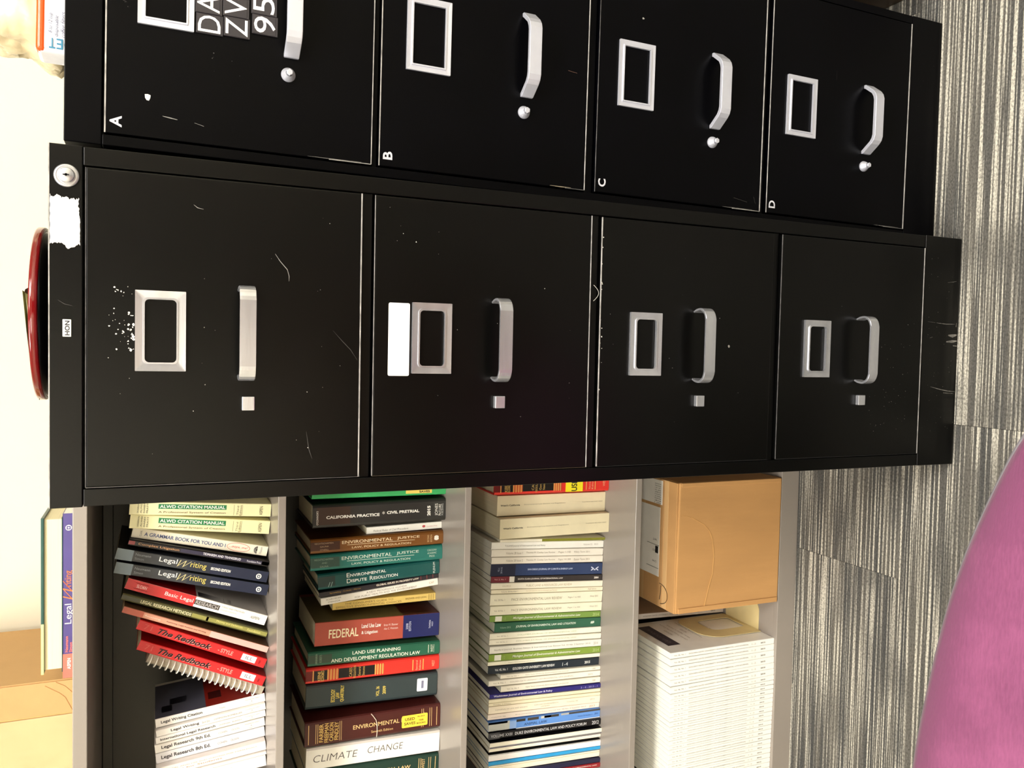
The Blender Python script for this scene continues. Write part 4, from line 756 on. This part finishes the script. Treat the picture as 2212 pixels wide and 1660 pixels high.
# the front one shows its printed cover
def side_patch(root, name, x, y0, y1, z0, z1, m):
    bm = bmesh.new(); q = [bm.verts.new(p) for p in ((x, y0, z0), (x, y1, z0), (x, y1, z1), (x, y0, z1))]; bm.faces.new(q); return obj(name, bm, m, root)
xr = t1/2+.0004
side_patch(first, 'cover_title_block', xr, .035, .15, .207, .236, ink((60, 54, 62)))
for s, yy, zz, ln in (('LAW JOURNAL', .092, .2215, .085),):
    text_obj('cover_text', s, (xr+.0003, yy, zz), (0, 1, 0), (0, 0, 1), ln, .012, ink((120, 112, 118)), first)
for i in range(9):
    text_obj('cover_text', ('ARTICLES', 'Climate Policy and the Courts', 'Water Rights in Practice', 'NOTES', 'Coastal Zoning Reconsidered', 'Land and Local Rules', 'COMMENT', 'Energy Siting Today', 'A Review of Standing')[i],
        (xr+.0003, .10, .192-.0125*i), (0, 1, 0), (0, 0, 1), (.03, .1, .085, .022, .095, .07, .032, .07, .08)[i], .0048, ink((150, 140, 126)), first)

# a journal lying against the far side of the cardboard box, and the bookend in front of it
y, h, phi, t = .5235, .2545, .035, .0115
rec = (y, h, phi, t, -.3945)
root, t2, h2, X, Z = book(rec, SZ[3]+.0012, 'paper', (236, 230, 224), 'lone white journal between bookend and cardboard box, set further back', [('GOLDEN GATE UNIVERSITY ENVIRONMENTAL LAW JOURNAL', 'v', .175, .755, .5, .25, (140, 134, 124), .01), ('2015', 'v', .87, .915, .5, .22, (110, 104, 98), .04)], cat='journal', name='law_journal', depth=.15, pages=PAGESW)
be = thing('bookend', 'tan metal bookend with rounded cut-out tongue, holding up the white journals', 'bookend')
BEM = mat('tan_enamel', (222, 204, 150), .45, var=.04)
bm = bmesh.new()   # upright, in the yz plane
xb = -.4065
outer = []; 
for a in range(0, 91, 9): outer.append((.520-.03+.03*math.cos(math.radians(a)), .172-.03+.03*math.sin(math.radians(a))+.012))
for a in range(90, 181, 9): outer.append((.397+.045+.045*math.cos(math.radians(a)), .139+.045*math.sin(math.radians(a))))
outer += [(.397, .0475), (.425, .0475), (.432, .0475), (.50, .0475), (.51, .0475), (.520, .0475)]
inner_c = (.466, .098)
n_ = len(outer); inn = []
for (a, b_) in outer:
    dy, dz = a-inner_c[0], b_-inner_c[1]; ang = math.atan2(dz, dy)
    ca, sa = math.cos(ang), math.sin(ang); k = 1/((abs(ca)/.033)**4+(abs(sa)/.046)**4)**.25
    inn.append((inner_c[0]+ca*k, inner_c[1]+sa*k))
add_ring(bm, outer, inn, -xb, -xb-.0012+.0024)
for v in bm.verts:
    x_, y_, z_ = v.co; v.co = (-y_, x_, z_)
obj('upright_plate', bm, BEM, be)
bm = bmesh.new(); out = []
for a in range(-90, 1, 9): out.append((-.3560+.022*math.cos(math.radians(a))-.012, .407+.022+.022*math.sin(math.radians(a))))
for a in range(0, 91, 9): out.append((-.3560+.022*math.cos(math.radians(a))-.012, .515-.022+.022*math.sin(math.radians(a))))
out += [(-.4076, .515), (-.4076, .407)]
add_prism(bm, out, .0452, .0464); obj('base_plate', bm, BEM, be)

# ---- cardboard box on the bottom shelf
bx = thing('cardboard_box', 'brown corrugated cardboard box with shipping label and marker letter, on the bottom shelf', 'box', (-.2025, .3515, .0455))
HW, BD, BH = .1285, .285, .252
bm = bmesh.new(); add_box(bm, -HW, HW, 0, BD, 0, BH, bev=.0035, seg=3)
for v in bm.verts:   # slightly slumped, tired board
    f = math.sin((v.co.x/HW+1)*2.3)*.0012; v.co.y += f if v.co.y < .02 else 0; v.co.z += .0015*math.sin(v.co.x*40) if v.co.z > .2 else 0
obj('carton', bm, CARD, bx)
bm = bmesh.new(); add_box(bm, -HW+.001, HW-.001, .001, .029, BH-.0012, BH+.0028, bev=.001); obj('front_flap_fold', bm, CARD, bx)
bm = bmesh.new(); add_box(bm, -HW+.001, HW-.001, .030, BD-.004, BH-.001, BH+.0022, bev=.001); obj('top_flap', bm, CARDL, bx)
bm = bmesh.new(); add_box(bm, -HW+.003, HW-.003, .044, .11, BH+.0019, BH+.0026); obj('packing_tape', bm, TAPE, bx)
bm = bmesh.new(); add_box(bm, -HW+.060, HW+.0-.058, .056, .150, BH+.0026, BH+.0030); lbm = obj('shipping_label', bm, WHITEP, bx)
bm = bmesh.new(); add_box(bm, HW-.052, HW-.004, .050, .150, BH+.0026, BH+.0030); lb2 = obj('shipping_label', bm, WHITEP, bx)
BK = ink((40, 38, 38)); zt_ = BH+.0032
box_obj('label_block', (-.0225, -.0085, .060, .070, zt_-.0002, zt_), BK, lbm)
box_obj('label_rule', (-.0070, -.0062, .057, .10, zt_-.0002, zt_), BK, lbm); box_obj('label_rule', (-.0530, -.0522, .057, .10, zt_-.0002, zt_), BK, lbm)
for i in range(10):
    text_obj('label_print', ('UPS GROUND', 'TRACKING', '1 LBS 1 OF 1', 'SHIP TO', 'LAW LIBRARY', 'SUITE 2', 'MAIN ST', 'BILLING', 'P/P', 'REF 1')[i], (HW-.012-.0042*i, .066, zt_), (0, 1, 0), (-1, 0, 0), .022, .0021, BK, lb2)
for i in range(3): text_obj('label_print', ('CA 941', 'DATE', 'WT')[i], (-.040+.022*i, .072, zt_), (0, 1, 0), (-1, 0, 0), .014, .004, BK, lbm)
# marker letter, drawn by hand across the left corner of the lid
bm = bmesh.new()
add_tube(bm, [(-.083, .046, zt_), (-.096, .047, zt_), (-.112, .050, zt_)], .0007, 5)
arc = [(-.080+0.0, .052, zt_)]
for i in range(13):
    a = math.radians(80-160*i/12*1.0); arc.append((-.100+.020*math.sin(a), .052-.032*math.cos(a)*.9, zt_-(.0003 if True else 0)))
add_tube(bm, arc, .0007, 5); obj('marker_letter', bm, ink((70, 54, 34)), bx)
# crease and seam on the front
CRE = mat('cardboard_crease', (224, 174, 108), .85, var=.1)
cr = [(.066, .246), (.060, .222), (.044, .192), (.030, .178), (.012, .170), (-.02, .166), (-.055, .168), (-.08, .176), (-.12, .186)]
bm = bmesh.new(); prev = None
for i, (x, z) in enumerate(cr):
    a_, b_ = bm.verts.new((x, .0-.0016, z+.0010)), bm.verts.new((x, -.0016, z-.0010))
    if prev: bm.faces.new((prev[0], prev[1], b_, a_))
    prev = (a_, b_)
for f in list(bm.faces): pass
obj('front_crease', bm, CRE, bx)
bm = bmesh.new(); add_box(bm, -HW+.001, -HW+.011, -.0022, .0005, .004, BH-.006, bev=.0008); obj('side_flap_edge', bm, CARD, bx)
bm = bmesh.new(); add_box(bm, HW-.009, HW-.001, -.0022, .0005, .004, BH-.006, bev=.0008); obj('side_flap_edge', bm, CARD, bx)

# ------------------------------------------------------------------ on top of the bookcase
TZ = 1.3293
lwb = thing('book', 'purple and coral legal writing paperback lying flat on top of the bookcase', 'book', (-.2045, .405, TZ))
L2, T2, D2 = .2465, .0166, .168
bm = bmesh.new(); add_box(bm, -L2/2, L2/2, 0, D2, 0, .0006); add_box(bm, -L2/2, L2/2, 0, D2, T2-.0006, T2); add_box(bm, -L2/2, L2/2, 0, .0008, 0, T2, bev=.0002, seg=1)
obj('cover', bm, cover_mat((78, 66, 132), .3), lwb)
box_obj('page_block', (-L2/2+.0005, L2/2-.0005, .001, D2-.001, .0007, T2-.0007), PAGESW, lwb)
box_obj('spine_band', (-L2/2-.0001, -L2/2+.036, -.0003, .0002, -.0000, T2), mat('print_band', (240, 116, 100), .3, var=.04), lwb)
for s, xc, zc, ln, hh, c_, bd, sh in (('Legal', -.0270, .0082, .030, .0116, WH, .0, 0), ('W', .0085, .0092, .030, .0140, (240, 120, 60), -.012, .7), ('riting', .0260, .0082, .024, .0112, (240, 120, 60), 0, 0), ('Neumann', -.0725, .0115, .024, .0040, (240, 120, 110), .02, 0), ('Simon', -.0775, .0062, .015, .0040, (240, 120, 110), .02, 0), ('ASPEN', -.1020, .0085, .0165, .0046, WH, .02, 0)):
    if s in ('riting',): pass
    text_obj('spine_text', s, (xc, -.0006, zc), (1, 0, 0), (0, 0, 1), ln, hh, ink(c_), lwb, bd, sh)
bm = bmesh.new(); add_lathe(bm, [(0, 0), (.0042, 0)], 24); o = obj('round_logo', bm, ink(WH), lwb); o.rotation_euler = (math.radians(90), 0, 0); o.location = (.102, -.0006, .0088)
bm = bmesh.new(); add_ring(bm, rrect(-.0026, .0026, -.0026, .0026, .0006), rrect(-.0012, .0012, -.0012, .0012, .0003), -.0001, 0); obj('logo_square', bm, ink((78, 66, 132)), o, rot=(math.radians(-90), 0, 0), loc=(0, 0, .0002))
b2 = thing('book', 'thick book with dark green cover lying on the purple paperback, page edges outward', 'book', (-.203, .408, TZ+T2+.0002))
L3, T3, D3 = .232, .0285, .160
bm = bmesh.new(); add_box(bm, -L3/2, L3/2, -.002, D3, T3-.0042, T3, bev=.0008); add_box(bm, -L3/2, L3/2, -.001, D3, 0, .0014, bev=.0004, seg=1); add_box(bm, -L3/2, L3/2, D3-.003, D3, 0, T3, bev=.0008)
obj('cover', bm, cover_mat((28, 78, 70), .35), b2)
box_obj('cover_label_band', (-L3/2-.0003, -L3/2+.075, -.0024, .1, T3-.0040, T3-.0003), mat('print_band', (214, 220, 150), .4), b2)
box_obj('page_block', (-L3/2+.005, L3/2-.003, .0025, D3-.003, .0015, T3-.0043), mat('fore_edge_pages', (242, 232, 190), .8, var=.10, scale=9, stretch=(.6, 1, 260)), b2)

def carton(name, label, x0, x1, y0, y1, h, m, rz=0):
    t = thing(name, label, 'box', ((x0+x1)/2, (y0+y1)/2, TZ), (0, 0, rz)); hx, hy = (x1-x0)/2, (y1-y0)/2
    bm = bmesh.new(); add_box(bm, -hx, hx, -hy, hy, 0, h, bev=.003, seg=3); obj('carton', bm, m, t)
    return t, hx, hy
t, hx, hy = carton('cardboard_box', 'taped brown cardboard box with pale label sheet, on top of the bookcase', -.640, -.3655, .500, .778, .25, CARDL)
box_obj('side_panel', (hx-.001, hx+.0012, -hy+.002, hy-.001, .001, .249), CARDL, t)
bm = bmesh.new(); add_box(bm, hx-.054, hx-.0005, -hy-.0012, -hy+.001, .001, .249, bev=.0004, seg=1); obj('packing_tape', bm, TAPE, t)
bm = bmesh.new(); add_box(bm, hx-.054, hx-.053, -hy-.0016, -hy+.001, .001, .249); obj('tape_edge', bm, CRE, t)
for k, pl in enumerate(([(hx-.002, .035), (hx-.010, .022), (hx-.018, .015), (hx-.030, .004)], [(hx-.006, .050), (hx-.02, .03), (hx-.028, .022), (hx-.050, .012)], [(hx-.012, .012), (hx-.026, .010), (hx-.04, .002)])):
    bm = bmesh.new(); add_tube(bm, [(x, -hy-.0015, z) for x, z in pl], .0008, 6); obj('tape_wrinkle', bm, TAPE, t)
bm = bmesh.new(); nx, nz = 24, 20; grid = []
x0, x1, z0, z1 = hx-.150, hx-.0555, .0005, .18
for i in range(nx+1):
    row = []
    for j in range(nz+1):
        x = x0+(x1-x0)*i/nx; z = z0+(z1-z0)*j/nz
        row.append(bm.verts.new((x, -hy-.0012-.0018*abs(noise.noise(Vector((x*60, z*40, 3)))), z)))
    grid.append(row)
for i in range(nx):
    for j in range(nz): bm.faces.new((grid[i][j], grid[i+1][j], grid[i+1][j+1], grid[i][j+1]))
obj('pale_label_sheet', bm, mat('pale_label_sheet', (214, 182, 136), .35, var=.05, scale=12), t, True)
bm = bmesh.new(); add_box(bm, hx-.273, hx-.151, -hy-.001, -hy+.001, .002, .18); obj('brown_patch', bm, CARD, t)

# ------------------------------------------------------------------ red dish on the middle cabinet
dish = thing('serving_dish', 'round dish with shiny dark red rim and black underside on the middle cabinet', 'dish', (.2040, .1450, H1+.0002))
bm = bmesh.new()
add_lathe(bm, [(0, .0), (.050, .0), (.058, .001), (.075, .0055), (.090, .0115), (.0975, .0155), (.0965, .0165), (.088, .0130), (.07, .0078), (.05, .005), (0, .005)], 96)
obj('dish_body', bm, mat('black_lacquer', (14, 13, 14), .22, var=.1), dish, True)
bm = bmesh.new()
add_lathe(bm, [(.0962, .0155), (.0990, .0150), (.1005, .0165), (.1005, .0225), (.0995, .0240), (.0975, .0240), (.0962, .0225), (.0962, .0155)], 96)
obj('red_rim', bm, mat('red_lacquer', (112, 8, 14), .12, var=.12, scale=14, coat=.6), dish, True)
LEAF = mat('dark_foil_wrapper', (58, 40, 30), .3, .3, var=.3)
FO = mat('olive_wrapper', (86, 84, 40), .35, .2, var=.3)
wr = thing('candy_wrapper', 'crumpled dark foil scraps sticking up from the red dish', 'wrapper', (.2040, .145, H1+.018))
def shard(pts, m, th=.0006):
    bm = bmesh.new(); A = [bm.verts.new((x, y, z)) for x, y, z in pts]; B = [bm.verts.new((x+.0004, y+th, z)) for x, y, z in pts]
    n = len(pts)
    for i in range(n): bm.faces.new((A[i], A[(i+1) % n], B[(i+1) % n], B[i]))
    bm.faces.new(A[::-1]); bm.faces.new(B); obj('foil_scrap', bm, m, wr)
shard([(-.075, -.045, .002), (-.088, -.042, .0045), (-.082, -.042, .0065), (-.072, -.044, .0062)], LEAF)
shard([(-.060, -.06, .002), (-.085, -.05, .006), (-.070, -.055, .008), (-.02, -.075, .0105), (.022, -.088, .0125), (.020, -.086, .0100), (.015, -.084, .004)], FO)
shard([(-.095, -.02, .0025), (-.100, -.02, .0045), (-.089, -.02, .0075), (-.085, -.02, .003)], LEAF)
shard([(.0, -.08, .004), (.020, -.083, .0115), (.0235, -.083, .0105), (.028, -.081, .004)], LEAF)
shard([(.01, -.085, .004), (.03, -.083, .0072), (.055, -.07, .0066), (.075, -.055, .005), (.07, -.056, .003)], mat('orange_wrapper', (214, 120, 60), .35))

# ------------------------------------------------------------------ bag and coffee filters on the right-hand cabinet
def top2(x): return H2 - (x-.389)*TILT + .0005
bag = thing('plastic_bag', 'large crumpled clear bag with cream contents on the right-hand cabinet', 'bag', (.640, .265, top2(.51)+.0005))
bm = bmesh.new(); bmesh.ops.create_icosphere(bm, subdivisions=5, radius=1)
for v in bm.verts:
    p = v.co.copy(); k = 1/(abs(p.x)**3.2+abs(p.y)**3.2+abs(p.z)**3.2)**(1/3.2)
    q = Vector((p.x*k*.128, p.y*k*.085, p.z*k*.085))
    d = noise.noise(p*2.4)*.014 + abs(noise.noise(p*6.0+Vector((3, 1, 2))))*.012 + abs(noise.noise(p*14.0))*.004
    q -= p*d; zz = q.z+.080
    if p.x < 0: q.x += -.006*(1-min(1, zz/.05)) + (.040*max(0, (zz-.02))/.1)
    v.co = (q.x, q.y, max(0, zz))
m = mat('cream_filled_plastic', (238, 222, 182), .25, var=.12, scale=22, bump=.6, bscale=90); m.node_tree.nodes['Principled BSDF'].inputs['Coat Weight'].default_value = .5
obj('bag_film', bm, m, bag, True)
bm = bmesh.new(); prev = None; rr = random.Random(12)
for i in range(14):
    x = -.128-.0035*math.sin(i*1.3)+.0*i; z = .002+.0062*i*(.3 if i < 1 else 1)*.55; a_ = bm.verts.new((x+.002*rr.random()+.0012*i, -.045-.004*rr.random(), z)); b_ = bm.verts.new((x+.022+.0012*i, -.035, z))
    if prev: bm.faces.new((prev[0], prev[1], b_, a_))
    prev = (a_, b_)
obj('heat_sealed_edge', bm, mat('sealed_film', (226, 214, 188), .3, var=.2, scale=200), bag)
pk = thing('coffee_filter_pack', 'white coffee filter package with orange band, in front of the clear bag', 'package', (.5615, .1205, top2(.55)+.0003), (0, TILT, .05))
bm = bmesh.new(); add_box(bm, -.0625, .0625, 0, .04, 0, .0335, bev=.005, seg=3)
for v in bm.verts: v.co += Vector((noise.noise(v.co*30)*.002, 0, 0))
obj('wrapper', bm, mat('white_wrapper_film', (236, 238, 248), .25, var=.08, scale=40, bump=.3, bscale=80), pk)
bm = bmesh.new(); add_box(bm, -.0615, .064, -.0006, .041, .0225, .0338, bev=.0045, seg=3); obj('orange_band', bm, mat('orange_film', (240, 84, 28), .25, var=.1, scale=40, bump=.3, bscale=80), pk)
bm = bmesh.new(); add_box(bm, .0, .0625, -.0009, .0, .0006, .021, bev=.0002, seg=1); obj('window_panel', bm, mat('pale_yellow_film', (244, 214, 150), .3), pk)
INKB = ink((44, 44, 84)); TEAL = ink((52, 124, 156))
for s, z, x0, x1 in (('8 to 12 cup', .0185, -.0405, -.0180), ('disposable', .0125, -.0440, -.0200), ('coffee filters', .0065, -.0440, -.0150)):
    text_obj('package_text', s, ((x0+x1)/2, -.0013, z), (1, 0, 0), (0, 0, 1), x1-x0, .0046, INKB, pk, 0, .25)
for s, z in (('D', .0020), ('E', .0095), ('T', .0170)):
    text_obj('package_text', s, (-.0520, -.0010, z), (0, 0, 1), (-1, 0, 0), .0064, .0120, TEAL, pk, .012)

# ------------------------------------------------------------------ desk across the room (its reflection shows in the black drawers)
ds = thing('desk', 'brown wooden desk across the aisle, behind the camera', 'desk', (-.55, -1.62, 0))
DW = mat('brown_desk_wood', (128, 84, 48), .5, var=.15, scale=6, stretch=(1, 1, 8))
box_obj('desk_top', (-1.0, 1.0, -.75, 0, .715, .745), DW, ds, .003)
box_obj('front_panel', (-.97, .97, -.05, -.03, .12, .714), DW, ds, .001)
for sx in (-1, 1): box_obj('end_panel', (.97*sx-.0125, .97*sx+.0125, -.72, -.03, 0, .714), DW, ds, .001)

# ------------------------------------------------------------------ furniture at the right edge
dk = thing('side_cabinet', 'dark brown wooden cabinet just right of the black filing cabinets', 'cabinet', (.812, .02, 0))
WD = mat('dark_stained_wood', (74, 58, 40), .45, var=.2, scale=8, stretch=(8, 8, 1))
box_obj('carcass', (0, .45, 0, .6, .0, .70), WD, dk, .002); box_obj('top_board', (-.012, .462, -.012, .612, .70, .725), WD, dk, .003)
for k in range(2): 
    d = box_obj('door', (.012+.215*k, .222+.215*k, -.016, 0, .03, .68), WD, dk, .002); bm = bmesh.new(); add_lathe(bm, [(0, 0), (.007, 0), (.006, .012), (.012, .02), (0, .024)], 20); obj('knob', bm, CHROME2, d, True, (.195+.052*k, -.016, .5), (math.radians(90), 0, 0))

# ------------------------------------------------------------------ the purple chair
ch = thing('swivel_stool', 'mauve purple upholstered swivel seat with grey piping, in the foreground', 'stool', (-.15, -.62, 0))
FAB = bpy.data.materials.new('heathered_purple_fabric'); FAB.use_nodes = True
nt = FAB.node_tree; pb = nt.nodes['Principled BSDF']
tc = nt.nodes.new('ShaderNodeTexCoord'); n1 = nt.nodes.new('ShaderNodeTexNoise'); n1.inputs['Scale'].default_value = 9; n1.inputs['Detail'].default_value = 5
n2 = nt.nodes.new('ShaderNodeTexNoise'); n2.inputs['Scale'].default_value = 380; mp = nt.nodes.new('ShaderNodeMapping'); mp.inputs['Scale'].default_value = (.25, 1, 1)
nt.links.new(tc.outputs['Object'], n1.inputs['Vector']); nt.links.new(tc.outputs['Object'], mp.inputs[0]); nt.links.new(mp.outputs[0], n2.inputs['Vector'])
ad = nt.nodes.new('ShaderNodeMath'); ad.operation = 'MULTIPLY_ADD'; ad.inputs[1].default_value = .6; nt.links.new(n1.outputs['Fac'], ad.inputs[0])
m2_ = nt.nodes.new('ShaderNodeMath'); m2_.operation = 'MULTIPLY'; m2_.inputs[1].default_value = .2; nt.links.new(n2.outputs['Fac'], m2_.inputs[0]); nt.links.new(m2_.outputs[0], ad.inputs[2])
cr_ = nt.nodes.new('ShaderNodeValToRGB'); cr_.color_ramp.elements[0].position = .38; cr_.color_ramp.elements[1].position = .62
cr_.color_ramp.elements[0].color = (*lin((112, 54, 90)), 1); cr_.color_ramp.elements[1].color = (*lin((144, 76, 116)), 1)
nt.links.new(ad.outputs[0], cr_.inputs[0]); nt.links.new(cr_.outputs[0], pb.inputs['Base Color']); pb.inputs['Roughness'].default_value = .9; pb.inputs['Sheen Weight'].default_value = .1
bp = nt.nodes.new('ShaderNodeBump'); bp.inputs['Strength'].default_value = .4; bp.inputs['Distance'].default_value = .001; nt.links.new(n2.outputs['Fac'], bp.inputs['Height']); nt.links.new(bp.outputs[0], pb.inputs['Normal'])
seat_pts = [(.1076, -.4364), (.0345, -.4008), (-.0534, -.3687), (-.1496, -.3456), (-.2756, -.3253), (-.345, -.330), (-.392, -.365), (-.415, -.43), (-.425, -.56), (-.42, -.70), (-.395, -.80), (-.33, -.845), (-.15, -.86), (.03, -.845), (.105, -.80), (.155, -.72), (.180, -.62), (.178, -.545), (.155, -.480)]
def smooth_loop(pts, n=6):
    out = []; m_ = len(pts)
    for i in range(m_):
        p0, p1, p2, p3 = [Vector(pts[(i+k) % m_]) for k in (-1, 0, 1, 2)]
        for j in range(n):
            t = j/n; out.append(.5*((2*p1)+(p2-p0)*t+(2*p0-5*p1+4*p2-p3)*t*t+(-p0+3*p1-3*p2+p3)*t**3))
    return out
SL = smooth_loop(seat_pts); cen = Vector((-.12, -.60)); org = Vector((-.15, -.62))
def inset(f, z): return [((cen+(p-cen)*f - org).x, (cen+(p-cen)*f - org).y, z) for p in SL]
bm = bmesh.new(); prof = [(.90, .405), (.965, .408), (.990, .418), (.997, .440), (.995, .452), (.980, .462), (.94, .470), (.82, .476), (.5, .479), (.2, .480)]
loops = [[bm.verts.new(p) for p in inset(f, z)] for f, z in prof]; n_ = len(SL)
for a, b_ in zip(loops, loops[1:]):
    for i in range(n_): bm.faces.new((a[i], a[(i+1) % n_], b_[(i+1) % n_], b_[i]))
bm.faces.new(loops[-1]); bm.faces.new(loops[0][::-1]); obj('seat_cushion', bm, FAB, ch, True)
bm = bmesh.new(); add_tube(bm, inset(1.0, .449), .0042, 8, closed=True); obj('piping', bm, mat('grey_piping', (120, 116, 122), .6), ch, True)
bm = bmesh.new(); add_prism(bm, [(x*.93, y_*.93) for x, y_, _ in inset(.9, 0)], .385, .405); obj('seat_shell', bm, mat('grey_plastic', (70, 70, 74), .5), ch)
bm = bmesh.new(); add_lathe(bm, [(0, .1), (.028, .1), (.028, .25), (.018, .25), (.018, .37), (.05, .386), (0, .386)], 24); obj('gas_column', bm, mat('black_plastic', (24, 24, 25), .4), ch, True)
PL = mat('black_plastic', (24, 24, 25), .4)
for k in range(5):
    a = math.radians(72*k+54)
    bm = bmesh.new(); add_prism(bm, [(.0, -.022), (.26, -.012), (.26, .012), (.0, .022)], .075, .105); l_ = obj('leg', bm, PL, ch); l_.rotation_euler = (0, 0, a)
    bm = bmesh.new(); add_lathe(bm, [(0, -.011), (.026, -.011), (.0275, -.006), (.0275, .006), (.026, .011), (0, .011)], 24); wv = obj('caster', bm, PL, l_, True); wv.rotation_euler = (math.radians(90), 0, 0); wv.location = (.25, 0, .0275)
    bm = bmesh.new(); add_box(bm, .243, .257, -.012, .012, .03, .08); obj('caster_stem', bm, PL, l_)
